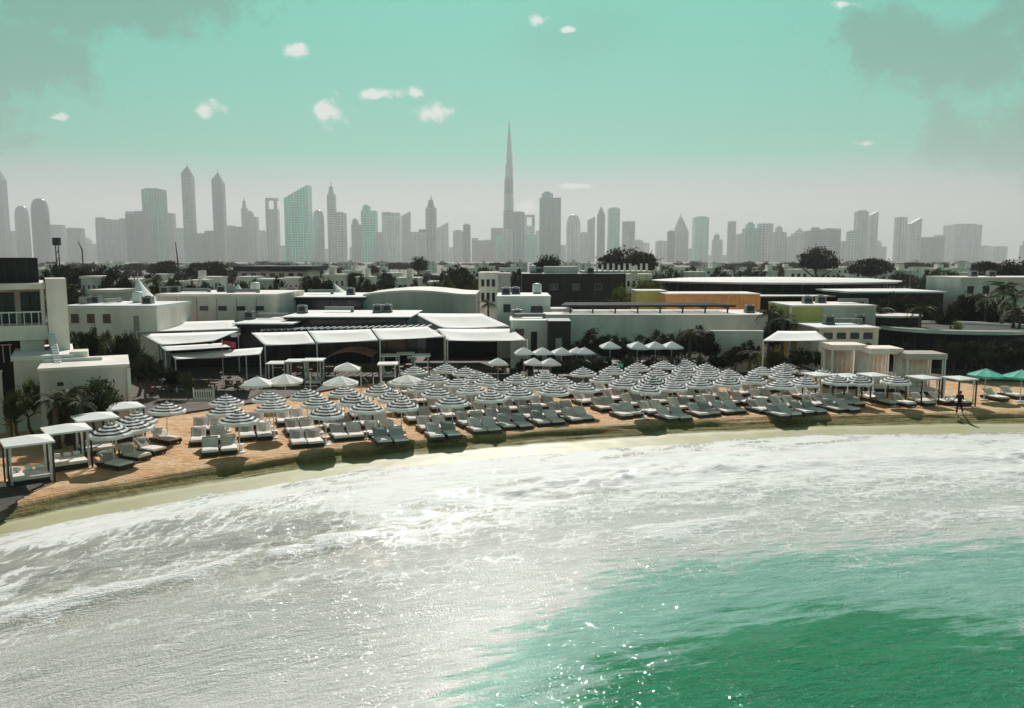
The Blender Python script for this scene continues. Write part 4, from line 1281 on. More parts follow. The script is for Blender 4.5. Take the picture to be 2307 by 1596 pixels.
# --- masts and cranes against the skyline
t = thing('lattice_mast', 'dark slim lattice mast standing up beside the villa roof', 'mast', (P(127, 600, 170).x, 170, 0))
q = P(127, 536, 170)
for sx in (-0.45, 0.45):
    MB().tube((q.x + sx, 170, 0), (q.x + sx * 0.6, 170, q.z), 0.16, 0.10, 6).build('leg', 'dark_metal', t)
for k in range(9):
    z = 1.5 + k * (q.z - 2) / 9
    MB().tube((q.x - 0.45, 170, z), (q.x + 0.43, 170, z + (q.z - 2) / 9), 0.07, 0.07, 5).build('brace', 'dark_metal', t)
MB().box(q.x - 0.7, q.x + 0.7, 169.6, 170.4, q.z - 1.6, q.z).build('antenna', 'dark_metal', t)
def crane(label, x0, y0, x1, y1, Y):
    p, e = P(x0, y0, Y), P(x1, y1, Y)
    t = thing('crane', label, 'crane', (p.x, Y, 0))
    MB().tube((p.x, Y, 0), (p.x, Y, p.z), 0.5, 0.4, 6).build('mast', 'dark_metal', t)
    MB().tube(p, e, 0.42, 0.2, 6).build('jib', 'dark_metal', t)
crane('thin leaning crane jib against the low skyline blocks', 401, 592, 395, 545, 420)
crane('short slanted crane jib near the lattice mast', 185, 563, 176, 545, 480)
def pole(label, x, y, Y):
    p = P(x, y, Y)
    t = thing('lamp_post', label, 'lamp post', (p.x, Y, 0))
    MB().tube((p.x, Y, 0), (p.x, Y, p.z), 0.09, 0.05, 7).build('pole', 'grey_metal', t)
    MB().box(p.x - 0.1, p.x + 0.8, Y - 0.12, Y + 0.12, p.z - 0.1, p.z).build('lamp_head', 'grey_metal', t)
pole('thin lamp post behind the plain grey hall', 637, 618, 140)
pole('thin lamp post behind the curved hall', 1000, 616, 150)
pole('thin lamp post over the lens roof', 2052, 600, 160)

# ------------------------------------------------------------------ planting
D1, D2, D3, D4 = 'dark dense tree behind the club', 'broad spreading dark tree above the roofs', 'small leafy tree on the club terrace', 'yellow-green bushy shrub tree'
for x, top, Y, wd, k in [(125, 602, 150, 60, 'round'), (165, 598, 160, 80, 'spread'), (215, 600, 170, 80, 'spread'), (262, 606, 150, 60, 'round'), (130, 640, 115, 60, 'round'), (165, 650, 108, 50, 'round'),
                         (390, 622, 130, 48, 'round'), (345, 612, 190, 40, 'round'), (545, 630, 150, 34, 'round'), (700, 618, 175, 40, 'round'), (735, 632, 140, 44, 'round'), (715, 628, 150, 44, 'round'),
                         (815, 625, 155, 40, 'round'), (838, 640, 140, 30, 'light'), (870, 612, 240, 40, 'round'), (1010, 605, 200, 44, 'round'), (1030, 596, 220, 54, 'round'), (1055, 615, 170, 36, 'round'), (1000, 625, 150, 40, 'round'),
                         (1090, 600, 300, 40, 'round'), (1170, 610, 170, 36, 'round'), (1480, 615, 170, 40, 'light'), (1510, 608, 220, 40, 'round'), (1560, 602, 300, 40, 'round'), (1620, 604, 260, 40, 'round'), (1712, 606, 240, 36, 'round'), (1750, 598, 380, 40, 'round'),
                         (2100, 604, 260, 40, 'round'), (2150, 620, 150, 44, 'round'), (2020, 602, 300, 36, 'round'), (2230, 590, 210, 70, 'spread'), (2290, 588, 200, 80, 'spread'), (2195, 596, 230, 44, 'round'), (2330, 596, 160, 60, 'round'),
                         (560, 596, 420, 60, 'spread'), (640, 594, 480, 60, 'spread'), (300, 594, 460, 60, 'spread'), (900, 592, 520, 60, 'spread'), (1120, 592, 500, 50, 'spread'), (1680, 593, 560, 60, 'spread'), (1780, 592, 600, 60, 'spread'), (2060, 592, 560, 60, 'spread')]:
    plant(k, x, 640, top, Y, wd, desc=D1)
for x, top, Y, wd in [(467, 590, 240, 92), (945, 580, 330, 44), (1235, 578, 190, 80), (1405, 562, 230, 110), (1448, 567, 235, 60), (1838, 559, 260, 84), (1958, 583, 250, 84), (372, 588, 300, 60)]:
    plant('spread', x, 640, top, Y, wd, desc=D2)
for i in range(64):                        # trees standing among the town houses
    x = 105 + i * 34.5 + rn.uniform(-14, 14)
    Y = rn.uniform(145, 420)
    plant(rn.choice(['round', 'round', 'spread']), x, 600, 586 + (12 - rn.uniform(5.0, 9.5)) / Y * FV, Y, rn.uniform(6.0, 10.5) / Y * FV, desc='dark tree among the town houses')
for i in range(27):                        # dark trees that fill the yards right behind the halls
    x = 352 + i * 27.5 + rn.uniform(-9, 9)
    plant(rn.choice(['round', 'round', 'light']), x, 600, rn.uniform(624, 650), rn.uniform(124, 150), rn.uniform(26, 46), desc='dark yard tree right behind the halls')
for i in range(58):                        # far scattered trees that close the town's horizon
    x = 10 + i * 40 + rn.uniform(-16, 16)
    plant('round', x, 600, rn.uniform(588.5, 594), rn.uniform(600, 1500), rn.uniform(20, 44), desc='distant small dark tree on the town horizon')
for x, top, Y, wd, k, d in [(290, 748, 72, 50, 'round', D3), (140, 742, 66, 40, 'olive', D4), (165, 752, 66, 44, 'light', D3), (330, 795, 66, 70, 'round', D3), (352, 806, 69, 50, 'round', D3),
                            (205, 852, 52, 110, 'light', 'thin-leaved small tree in front of the grey stair block'), (140, 880, 51.5, 60, 'light', D3), (245, 870, 53.2, 60, 'light', D3), (128, 905, 50.5, 40, 'light', D3),
                            (70, 850, 54, 34, 'olive', D4), (40, 872, 52.5, 34, 'olive', D4), (22, 885, 52, 30, 'light', D3), (100, 862, 56, 40, 'light', D3),
                            (180, 742, 74, 46, 'round', D3), (215, 738, 76, 50, 'round', D3), (250, 746, 75, 50, 'light', D3), (285, 752, 73, 46, 'round', D3), (112, 748, 70, 40, 'round', D3), (310, 770, 69, 50, 'round', D3), (395, 830, 68, 40, 'round', D3), (425, 838, 67.5, 36, 'light', D3), (1395, 640, 120, 40, 'olive', D4), (1445, 625, 150, 60, 'olive', D4)]:
    plant(k, x, 900, top, Y, wd, desc=d, grp='small terrace trees')
# hedge trees between the pergola house and the parasols
for x, top, Y, wd in [(1300, 772, 82, 50), (1335, 745, 83, 56), (1372, 752, 82, 50), (1405, 764, 81, 50), (1440, 758, 83, 54), (1478, 748, 83, 50), (1512, 756, 82, 50), (1545, 742, 83.5, 50),
                      (1575, 738, 84, 60), (1600, 752, 82, 44), (1290, 806, 76, 46), (1258, 812, 76, 40), (1420, 802, 76, 56), (1475, 806, 76, 50), (1525, 804, 76, 50), (1575, 806, 76, 50), (1360, 804, 76, 44), (1325, 808, 76, 40), (1625, 800, 81, 56), (1660, 780, 81.5, 50),
                      (1690, 770, 81.5, 46), (1745, 790, 80, 50), (1800, 785, 80, 54), (1850, 790, 80, 50), (1215, 800, 80, 36), (1185, 806, 80, 40)]:
    plant('round', x, 800, top, Y, wd, desc='dark hedge tree behind the beach parasols', grp='hedge trees')
for x, top, Y, wd in [(1745, 690, 92, 60), (1740, 720, 88, 44), (2000, 665, 100, 60), (2040, 668, 104, 60), (2085, 672, 102, 60), (2125, 690, 98, 50), (2165, 660, 108, 60), (2200, 668, 106, 60), (2245, 680, 100, 60), (2290, 700, 96, 60),
                      (2190, 772, 80, 70), (2240, 770, 80, 80), (2290, 766, 80, 70), (2150, 775, 81, 60), (2215, 785, 79, 60), (2270, 780, 79, 70), (2310, 770, 80, 60), (2120, 770, 82.5, 40), (2040, 775, 83, 40), (1955, 775, 82, 30), (2330, 760, 81, 60), (2180, 768, 81, 50)]:
    plant('round', x, 800, top, Y, wd, desc='dark garden tree around the round pavilion', grp='garden trees')
plant('olive', 1712, 800, 800, 77, 30, desc='low yellow-green shrub beside the hedge', grp='garden trees')
plant('olive', 2150, 800, 720, 88, 30, desc='yellow-green shrub by the round dark drum', grp='garden trees')
for x, top, Y, s in [(345, 628, 140, 1.0), (2262, 640, 96, 1.0), (2288, 660, 92, 1.05), (2225, 665, 100, 0.9), (2300, 690, 88, 1.0), (2075, 690, 90, 0.8), (1735, 700, 88, 0.8), (1765, 712, 86, 0.8), (995, 632, 150, 1.0), (1012, 640, 140, 0.9),
                     (100, 740, 65, 0.55), (150, 880, 51, 0.6), (122, 893, 50, 0.55), (180, 900, 50, 0.5), (1690, 790, 79, 0.6), (1180, 700, 100, 0.8), (1555, 745, 82, 0.7), (1985, 690, 96, 0.8), (830, 622, 190, 1.1), (1500, 600, 260, 1.2), (1655, 602, 250, 1.2), (2140, 612, 190, 1.1), (1100, 680, 112, 0.7)]:
    palm(x, top, Y, s, z0=0.0 if Y < 79 else 0.14)
label_plants()

# ------------------------------------------------------------------ parasols, loungers and side tables
HEAD = R(21)                       # the lounger grid is turned towards the curved shore
def canopy_mesh(rad, rim, apex, sides, stripes, mats_, name='canopy', sq=False):
    b = MB()
    n = sides
    rings = len(stripes)
    ang = math.pi / n
    def pt(k, i, dz=0.0):
        r = rad * k
        a = 2 * math.pi * i / n + ang
        z = apex + (rim - apex) * (k ** 1.12)
        return (math.cos(a) * r, math.sin(a) * r, z + dz)
    ks = [0.04] + [(j + 1) / rings for j in range(rings)]
    for j in range(rings):
        for i in range(n):
            q = (i + 1) % n
            m0 = [pt(ks[j], i), pt(ks[j], i + 1), pt(ks[j + 1], i + 1), pt(ks[j + 1], i)]
            # panel dips a little between its ribs
            mid0 = Vector(m0[0]).lerp(Vector(m0[1]), 0.5) - Vector((0, 0, 0.05 * ks[j]))
            mid1 = Vector(m0[3]).lerp(Vector(m0[2]), 0.5) - Vector((0, 0, 0.05 * ks[j + 1]))
            b.add([m0[0], mid0, mid1, m0[3]], [(0, 3, 2, 1)], stripes[j])
            b.add([mid0, m0[1], m0[2], mid1], [(0, 3, 2, 1)], stripes[j])
    return b.mesh(name, mats_)
def valance_mesh(rad, rim, sides, m):
    b = MB()
    for i in range(sides):
        a0, a1 = 2 * math.pi * i / sides + math.pi / sides, 2 * math.pi * (i + 1) / sides + math.pi / sides
        p, q = Vector((math.cos(a0) * rad, math.sin(a0) * rad, rim)), Vector((math.cos(a1) * rad, math.sin(a1) * rad, rim))
        mm = p.lerp(q, 0.5) - Vector((0, 0, 0.05))
        for s, e in ((p, mm), (mm, q)):
            b.add([s, e, e - Vector((0, 0, 0.16)), s - Vector((0, 0, 0.16))], [(0, 1, 2, 3)])
    return b.mesh('valance', m)
RIM, APEX = 2.08, 2.66
STR = [0, 1, 0, 1, 0, 1, 0, 1, 0]
M_CAN = canopy_mesh(1.24, RIM, APEX, 8, STR, ['fabric_white', 'fabric_black'])
M_VAL = valance_mesh(1.24, RIM, 8, 'fabric_white')
M_CANW = canopy_mesh(1.5, RIM + 0.15, APEX + 0.15, 8, [0, 0, 0, 0, 0, 0, 0, 0, 1, 0], ['fabric_white', 'fabric_grey'])
M_VALW = valance_mesh(1.5, RIM + 0.15, 8, 'fabric_white')
M_CANS = canopy_mesh(1.6, 2.25, 2.80, 4, [0, 0, 0, 0], ['fabric_white'])
M_VALS = valance_mesh(1.6, 2.25, 4, 'fabric_white')
M_CANT = canopy_mesh(1.5, 2.2, 2.7, 8, [0, 0, 0, 0, 0], ['fabric_teal'])
M_VALT = valance_mesh(1.5, 2.2, 8, 'fabric_teal')
M_POLE = MB().tube((0, 0, 0.05), (0, 0, 2.62), 0.032, 0.026, 8).mesh('pole', 'white_paint')
M_FIN = MB().lathe([(0.05, 0), (0.06, 0.04), (0.02, 0.1)], 8, (0, 0, APEX - 0.03)).mesh('finial', 'white_paint')
M_BASE = MB().lathe([(0.34, -0.03), (0.34, 0.06), (0.30, 0.10), (0.06, 0.11), (0.05, 0.34)], 14).mesh('base', 'white_paint')
def rib_mesh(rad, sides, rim, apex):
    b = MB()
    for i in range(sides):
        a = 2 * math.pi * i / sides + math.pi / sides
        b.tube((0, 0, apex - 0.05), (math.cos(a) * rad, math.sin(a) * rad, rim - 0.015), 0.012, 0.01, 4)
        b.tube((0, 0, apex - 0.75), (math.cos(a) * rad * 0.5, math.sin(a) * rad * 0.5, (rim + apex) / 2 - 0.05), 0.01, 0.01, 4)
    return b.mesh('frame', 'white_paint')
M_RIB = rib_mesh(1.22, 8, RIM, APEX)
M_RIBW = rib_mesh(1.48, 8, RIM + .15, APEX + .15)
M_RIBS = rib_mesh(1.58, 4, 2.25, 2.80)

def parasol(x, y, z, label, group, kind='striped', rz=None, tilt=0.0):
    cm, vm, rm, dz = {'striped': (M_CAN, M_VAL, M_RIB, 0), 'plain': (M_CANW, M_VALW, M_RIBW, 0.15), 'square': (M_CANS, M_VALS, M_RIBS, 0.14), 'teal': (M_CANT, M_VALT, M_RIBW, 0.05)}[kind]
    t = thing('parasol', label, 'parasol', (x, y, z), random.uniform(0, 0.8) if rz is None else rz, group)
    t.rotation_euler = (random.gauss(0, 0.028), random.gauss(0, 0.028), t.rotation_euler.z)
    c = child('canopy', cm, t)
    child('valance', vm, c)
    child('finial', M_FIN, c, (0, 0, dz))
    child('frame', rm, t)
    child('pole', M_POLE, t, (0, 0, 0), (0, 0, 0), (1, 1, 1 + dz / 2.6))
    child('base', M_BASE, t)
    return t

# lounger: head at +y, foot at -y (towards the sea)
def pad(b, x0, x1, pts, th, mi=0):
    """cushion swept along a y-z polyline with rounded edges"""
    vs, fs = [], []
    n = len(pts)
    for (y, z, ny, nz) in pts:
        for x, k in ((x0, 0), (x0, 0.7), (x0 + 0.05, 1), (x1 - 0.05, 1), (x1, 0.7), (x1, 0)):
            vs.append((x, y + ny * th * k, z + nz * th * k))
    for j in range(n - 1):
        for i in range(6):
            q = (i + 1) % 6
            fs.append((j * 6 + i, j * 6 + q, (j + 1) * 6 + q, (j + 1) * 6 + i))
    fs += [tuple(range(5, -1, -1)), tuple(range((n - 1) * 6, n * 6))]
    b.add(vs, fs, mi)
    return b
M_LFRAME = MB().box(-0.33, 0.33, -0.98, 0.95, 0.09, 0.287).box(-0.34, -0.331, -1.0, 0.97, 0.12, 0.30).box(0.331, 0.34, -1.0, 0.97, 0.12, 0.30).mesh('frame', 'dark_metal')
M_LLEG = MB().box(-0.03, 0.03, -0.035, 0.035, -0.05, 0.088).mesh('leg', 'dark_metal')
M_LSEAT = pad(MB(), -0.32, 0.32, [(-0.98, 0.292, 0, 0.6), (-0.94, 0.292, 0, 1), (-0.35, 0.292, 0, 1), (0.18, 0.292, 0, 1), (0.22, 0.292, 0, 0.7)], 0.13).mesh('seat_cushion', 'cushion')
BA = R(38)
def bp(k):
    return (0.20 + math.cos(BA) * k, 0.30 + math.sin(BA) * k, -math.sin(BA), math.cos(BA))
M_LBACK = pad(MB(), -0.32, 0.32, [bp(0.02), bp(0.06), bp(0.4), bp(0.82), bp(0.86)], 0.12).mesh('backrest', 'fabric_grey')
M_LPROP = MB().tube((-0.2, 0.80, 0.26), (-0.2, 0.72, 0.70), 0.015, 0.015, 5).tube((0.2, 0.80, 0.26), (0.2, 0.72, 0.70), 0.015, 0.015, 5).mesh('backrest_prop', 'dark_metal')
def at_b(k, o):
    y, z, ny, nz = bp(k)
    return (y + ny * o, z + nz * o)
y_, z_ = at_b(0.7, 0.15)
M_LPIL = MB().lathe([(0.02, -0.25), (0.075, -0.22), (0.085, 0), (0.075, 0.22), (0.02, 0.25)], 10).mesh('headrest_pillow', 'towel', True)
M_LTOW = pad(MB(), -0.30, 0.30, [(-0.96, 0.424, 0, 1), (-0.62, 0.424, 0, 1), (-0.30, 0.424, 0, 1)], 0.018).mesh('towel', 'towel')
M_LROLL = MB().lathe([(0.02, -0.22), (0.07, -0.21), (0.075, 0), (0.07, 0.21), (0.02, 0.22)], 10).mesh('towel_roll', 'towel', True)
M_BGCARD = MB().box(-0.2, 0.2, -0.15, 0.15, 0, 0.04).mesh('tray', 'wood')
def lounger(x, y, rz, label, group='sun loungers on the sand', z=0.0):
    t = thing('sun_lounger', label, 'sun lounger', (x, y, z), rz + random.gauss(0, 0.02), group)
    t.scale = (1.48, 1.06, 1.0)
    child('frame', M_LFRAME, t)
    for sx in (-0.3, 0.3):
        for sy in (-0.85, 0.80):
            child('leg', M_LLEG, t, (sx, sy, 0))
    child('seat_cushion', M_LSEAT, t)
    bk = child('backrest', M_LBACK, t)
    child('backrest_prop', M_LPROP, bk)
    child('headrest_pillow', M_LPIL, t, (0, y_, z_), (BA, R(90), 0))
    if random.random() < 0.7:
        child('foot_towel', M_LTOW, t, (0, random.uniform(0, 0.25), 0))
    return t
M_TTOP = MB().lathe([(0.24, 0.42), (0.24, 0.45)], 14).mesh('table_top', 'white_paint')
M_TLEG = MB().tube((0, 0, 0.0), (0, 0, 0.42), 0.035, 0.035, 8).mesh('stem', 'white_paint')
M_TFOOT = MB().lathe([(0.17, -0.02), (0.17, 0.03), (0.04, 0.05)], 12).mesh('foot', 'white_paint')
def side_table(x, y, label):
    t = thing('side_table', label, 'side table', (x, y, 0), group='round white side tables')
    for n, m in (('table_top', M_TTOP), ('stem', M_TLEG), ('foot', M_TFOOT)):
        child(n, m, t)

U = "537,952 538,974 568,993 639,944 650,965 732,936 759,955 774,978 820,931 845,947 872,967 905,925 935,942 955,960 1036,898 1011,918 1041,932 1078,951 1061,875 988,881 1111,883 1141,893 1093,910 1161,905 1124,925 1234,899 1202,920 1170,941 1300,894 1272,913 1237,933 1337,907 1317,927 1390,884 1385,920 1440,898 1459,879 1521,872 1580,868 1631,863 1681,874 1631,880 1508,892 1569,887 1486,910 1553,903 1534,923 1620,898 1602,918 1685,891 1671,910 1736,888 1733,906 1815,882 1868,874 1792,899 1865,892 1860,913 1916,907 1959,888 1991,903 2046,902 2135,903"
pts = []
for s in U.split():
    x, y = (int(k) / SK for k in s.split(','))
    g = G(x, y, 2.32)
    pts.append((g.x * math.cos(HEAD) + g.y * math.sin(HEAD), g.x * math.sin(HEAD) - g.y * math.cos(HEAD), g.x, g.y))
pts.sort()
colums = [[pts[0]]]
for p in pts[1:]:
    if p[0] - sum(q[0] for q in colums[-1]) / len(colums[-1]) > 1.6:
        colums.append([])
    colums[-1].append(p)
dirx, diry = math.cos(HEAD), math.sin(HEAD)           # along the row
sx_, sy_ = math.sin(HEAD), -math.cos(HEAD)            # towards the sea
def grid_xy(u, v):
    return u * math.cos(HEAD) + v * math.sin(HEAD), u * math.sin(HEAD) - v * math.cos(HEAD)
for ci, colm in enumerate(colums):
    colm.sort(key=lambda r: -r[1])
    cw_ = ordw(ci + 1)
    for ri, (u, v, X, Y) in enumerate(colm):
        where = f'{ordw(ri + 1)} from sea, {cw_} column from left'
        parasol(X, Y, 0, f'black-and-white striped parasol, {where}', 'striped beach parasols')
        if ci >= len(colums) - 1:
            continue
        for k, side in ((-0.66, 'beside'), (-1.74, 'further from')):
            lx, ly = grid_xy(u + k + random.gauss(0, 0.05), v - 0.75 + random.gauss(0, 0.10))
            lounger(lx, ly, HEAD, f'lounger {side} the pole of the parasol {where}')
        tx, ty = grid_xy(u + 0.12, v - 0.55)
        side_table(tx, ty, f'white side table by the parasol {where}')
# rows in front that stand without a parasol of their own
FR = [(12.2, -50.0), (15.9, -50.2), (19.0, -50.8), (21.5, -51.4), (24.3, -51.7), (26.9, -52.1), (33.8, -49.9), (36.9, -50.4), (39.4, -50.6), (42.4, -47.9), (45.0, -48.2), (48.1, -47.9)]
for i, (u, v) in enumerate(FR):
    for k, side in ((-0.66, 'second'), (-1.74, 'first')):
        lx, ly = grid_xy(u + k + random.gauss(0, 0.05), v - 1.25 + random.gauss(0, 0.1))
        lounger(lx, ly, HEAD, f'{side} lounger of the {ordw(i + 1)} unshaded front-row pair from the left')
# the four loungers turned side-on next to the shore cabanas
for i, (x, y) in enumerate([(372, 987), (335, 1010), (300, 1024), (258, 1042)]):
    g = G(x, y, 0.3)
    lounger(g.x, g.y, R(62), f'{ordw(i + 1)} lounger from the back in the row beside the shore cabanas', 'loungers beside the shore cabanas')
for i, (x, y) in enumerate([(394, 970), (324, 994), (268, 1021), (318, 1010)]):
    g = G(x / SK, y / SK, 2.32)
    parasol(g.x, g.y, 0, f'striped parasol beside the shore cabanas, {ordw(i + 1)} of four from the back' if i < 3 else 'striped parasol half hidden between two others beside the shore cabanas', 'striped parasols beside the shore cabanas')
# plain, square and teal parasols
for (x, y, k, lab) in [(612, 907, 'square', 'square white pyramid parasol behind the striped columns'), (680, 900, 'plain', 'broad plain white parasol beside the square pyramid one'),
                       (812, 905, 'plain', 'broad plain white parasol in front of the wooden posts'), (970, 902, 'plain', 'broad plain white parasol at the fourth striped column'),
                       (825, 872, 'square', 'small square white parasol in front of the bar'),
                       (2349, 886, 'teal', 'teal round parasol next to the dark-clothed walker'), (2436, 889, 'teal', 'teal parasol cut by the picture edge')]:
    g = G(x / SK, y / SK, 2.5)
    parasol(g.x, g.y, 0.0, lab, 'plain parasols' if k != 'teal' else 'teal parasols', k, 0.15)
for nm, xa, xb, z1 in (('raised_terrace', 1205, 1328, 0.75), ('raised_terrace', 1329, 1625, 1.35)):
    a, c = P(xa, 800, 77).x, P(xb, 800, 77).x
    tag(MB().box(a, c, 77.0, 85.5, -0.1, z1).build(nm, 'stone'), kind='structure')
for i, (x, y) in enumerate([(1186, 840), (1249, 827), (1270, 836), (1294, 824), (1312, 841), (1337, 821), (1376, 820), (1394, 806), (1454, 815), (1517, 810), (1562, 807), (1601, 807)]):
    p = P(x / SK, y / SK, 78.6 if y < 832 else 76.0)
    zb = 0.0 if y >= 832 else (0.75 if x / SK < 1328 else 1.35)
    parasol(p.x, p.y, zb, f'white square dining parasol by the hedge, {ordw(i + 1)} of twelve from the left', 'white dining parasols', 'square', 0.12).scale = (0.8, 0.8, 0.95)
# dark dining sets below the awnings and on the raised terrace
M_DT = MB().box(-0.45, 0.45, -0.45, 0.45, 0.70, 0.74).mesh('table_top', 'wood')
M_DS = MB().tube((0, 0, 0), (0, 0, 0.70), 0.05, 0.05, 8).mesh('stem', 'dark_metal')
M_DF = MB().lathe([(0.28, 0), (0.28, 0.03), (0.05, 0.05)], 10).mesh('foot', 'dark_metal')
M_CS = MB().box(-0.22, 0.22, -0.22, 0.22, 0.42, 0.48).mesh('seat', 'wood')
M_CB = MB().add([(-0.22, 0.19, 0.48), (0.22, 0.19, 0.48), (0.21, 0.27, 0.86), (-0.21, 0.27, 0.86), (-0.22, 0.23, 0.48), (0.22, 0.23, 0.48), (0.21, 0.31, 0.86), (-0.21, 0.31, 0.86)],
                [(0, 1, 2, 3), (5, 4, 7, 6), (0, 4, 5, 1), (1, 5, 6, 2), (2, 6, 7, 3), (3, 7, 4, 0)]).mesh('backrest', 'wood')
M_CL = MB().tube((0, 0, 0), (0, 0, 0.42), 0.018, 0.022, 6).mesh('leg', 'dark_metal')
dn = 0
DSET = [(350, 70.5, 0.0), (400, 72, 0.0), (440, 74.5, 0.0), (480, 73, 0.0), (520, 75, 0.0), (455, 70, 0.0), (545, 72.5, 0.0), (620, 82, .16), (680, 82.5, .16), (740, 83, .16), (900, 83, .16), (960, 82, .16), (1040, 82.5, .16), (1090, 82, .16), (1140, 83, .16),
        (1270, 80.5, .75), (1350, 80.2, 1.35), (1420, 80.4, 1.35), (1490, 80, 1.35), (1560, 80.3, 1.35)]
for i, (x, Y, zb) in enumerate(DSET):
    p = P(x, 800, Y)
    wh = 'under the awnings' if zb < 0.5 else 'on the raised terrace'
    t = thing('dining_table', f'dark dining table {wh}, {ordw(i + 1)} of the tables from the left', 'table', (p.x, Y, zb), random.uniform(0, 1), 'dark dining tables')
    for n_, m_ in (('table_top', M_DT), ('stem', M_DS), ('foot', M_DF)):
        child(n_, m_, t)
    for k in range(3):
        an = k * 2.09 + random.uniform(0, 0.6)
        t = thing('dining_chair', f'dark dining chair {wh}, {ORD[k + 1]} around the {ordw(i + 1)} table from the left', 'chair', (p.x + math.cos(an) * 0.85, Y + math.sin(an) * 0.85, zb), an - math.pi / 2, 'dark dining chairs')
        child('seat', M_CS, t)
        child('backrest', M_CB, t)
        for sx in (-0.18, 0.18):
            for sy in (-0.18, 0.18):
                child('leg', M_CL, t, (sx, sy, 0))

# ------------------------------------------------------------------ cabanas
def cabana(x, y, rz, label, w_=2.1, d_=2.1, h=2.2, z=0.0, peak=0.28, group='white curtained cabanas', bed=True, drape=False, pm='dark_metal', curtain=True, roofm='fabric_white', thick=0.1):
    t = thing('cabana', label, 'cabana', (x, y, z), rz, group)
    off = OFF.pop(t.name)
    OFF[t.name] = Vector((0, 0, 0))
    hw, hd = w_ / 2, d_ / 2
    for sx in (-1, 1):
        for sy in (-1, 1):
            MB().box(sx * hw - 0.045, sx * hw + 0.045, sy * hd - 0.045, sy * hd + 0.045, -0.05, h).build('post', pm, t)
            if curtain:
                b = MB()
                n = 7
                cxx, cyy = sx * (hw - 0.13), sy * (hd - 0.13)
                b.lathe([(0.07, 0.12), (0.06, 0.9), (0.04, 1.15), (0.065, 1.5), (0.08, h - 0.07)], 9, (cxx, cyy, 0))
                b.build('curtain', 'fabric_white', t, True)
    b = MB()
    e = 0.12
    b.add([(-hw - e, -hd - e, h), (hw + e, -hd - e, h), (hw + e, hd + e, h), (-hw - e, hd + e, h), (-hw - e, -hd - e, h + thick), (hw + e, -hd - e, h + thick), (hw + e, hd + e, h + thick), (-hw - e, hd + e, h + thick), (0, 0, h + thick + peak)],
          [(0, 3, 2, 1), (0, 1, 5, 4), (1, 2, 6, 5), (2, 3, 7, 6), (3, 0, 4, 7), (4, 5, 8), (5, 6, 8), (6, 7, 8), (7, 4, 8)])
    b.build('roof', roofm, t)
    if drape:
        MB().sheet(lambda u, v: Vector((-hw + 0.2 + (w_ - 0.4) * u, hd - 0.06 + 0.035 * math.sin(u * 38), 0.1 + (h - 0.15) * v)), 36, 1, 0.03, 0, (0, -1, 0)).build('rear_drape', 'fabric_grey', t, True)
    if bed:
        MB().box(-hw + 0.15, hw - 0.15, -hd + 0.2, hd - 0.15, 0.0, 0.3).build('bed_base', 'dark_metal', t)
        MB().box(-hw + 0.18, hw - 0.18, -hd + 0.23, hd - 0.18, 0.303, 0.47).build('mattress', 'cushion', t)
        for k in (-0.5, 0.05, 0.55):
            b = MB()
            b.lathe([(0.03, -0.20), (0.13, -0.15), (0.15, 0), (0.13, 0.15), (0.03, 0.20)], 8, sy=0.55)
            o = child('pillow', b.mesh('pillow', 'towel', True), t, (k, hd - 0.4, 0.62), (0.2, R(90), 0))
    OFF[t.name] = off
    return t
for i, (x, y) in enumerate([(292, 966), (226, 991), (158, 1019), (64, 1047)]):
    g = G(x / SK, y / SK, 2.35)
    cabana(g.x, g.y, R(38), f'square white-roofed shore cabana, {ordw(i + 1)} from the back beside the stair block', group='shore cabanas')
for i, (x0, x1, y) in enumerate([(645, 682, 866), (685, 729, 861), (732, 764, 859)]):
    p = P((x0 + x1) / 2 / SK, y / SK, 76)
    cabana(p.x, p.y, R(4), f'tall white daybed cabana behind the plain parasols, {ordw(i + 1)} of three from the left', 1.75, 2.0, p.z, 0.0, 0.1, 'daybed cabanas behind the parasols')
for i, (x0, x1, y, Y) in enumerate([(901, 948, 868, 73), (911, 948, 848, 80), (952, 980, 844, 81), (983, 1024, 848, 79)]):
    p = P((x0 + x1) / 2 / SK, y / SK, Y)
    cabana(p.x, p.y, R(6), f'thin-posted white cabana below the central awnings, {ordw(i + 1)} of four from the left', 1.6, 1.8, p.z, 0.0, 0.1, 'thin-posted cabanas')
for i, (x0, x1, y, yb) in enumerate([(1876, 1950, 776, 858), (1962, 2031, 784, 862), (2046, 2130, 796, 868)]):
    Y = 73.5 - i * 1.6
    a, c, z = span(x0, x1, y, Y)
    cabana((a + c) / 2, Y + 1.2, R(-2), f'large white framed pavilion cabana on the upper tier, {ordw(i + 1)} of three from the left', c - a, 2.6, z - 0.55, 0.0, 0.05, 'large upper cabanas', pm='white_paint', roofm='fabric_grey', thick=0.5, drape=True)
for i, (x, y) in enumerate([(1950, 890), (2018, 893), (2080, 891), (2200, 897), (2287, 899)]):
    g = G(x / SK, y / SK, 2.35)
    cabana(g.x, g.y, R(14), f'small white beach cabana near the walker, {ordw(i + 1)} of five from the left', 1.7, 1.8, 2.2, 0.0, 0.18, 'small beach cabanas')
for i, (x, y) in enumerate([(1985, 960), (2030, 958), (2110, 956), (2150, 958), (2195, 956), (2240, 953), (2370, 945), (2410, 940)]):
    g = G(x / SK, y / SK, 0.3)
    lounger(g.x, g.y, R(16), f'lounger in the last group by the small cabanas, {ordw(i + 1)} of eight from the left', 'loungers by the small cabanas')

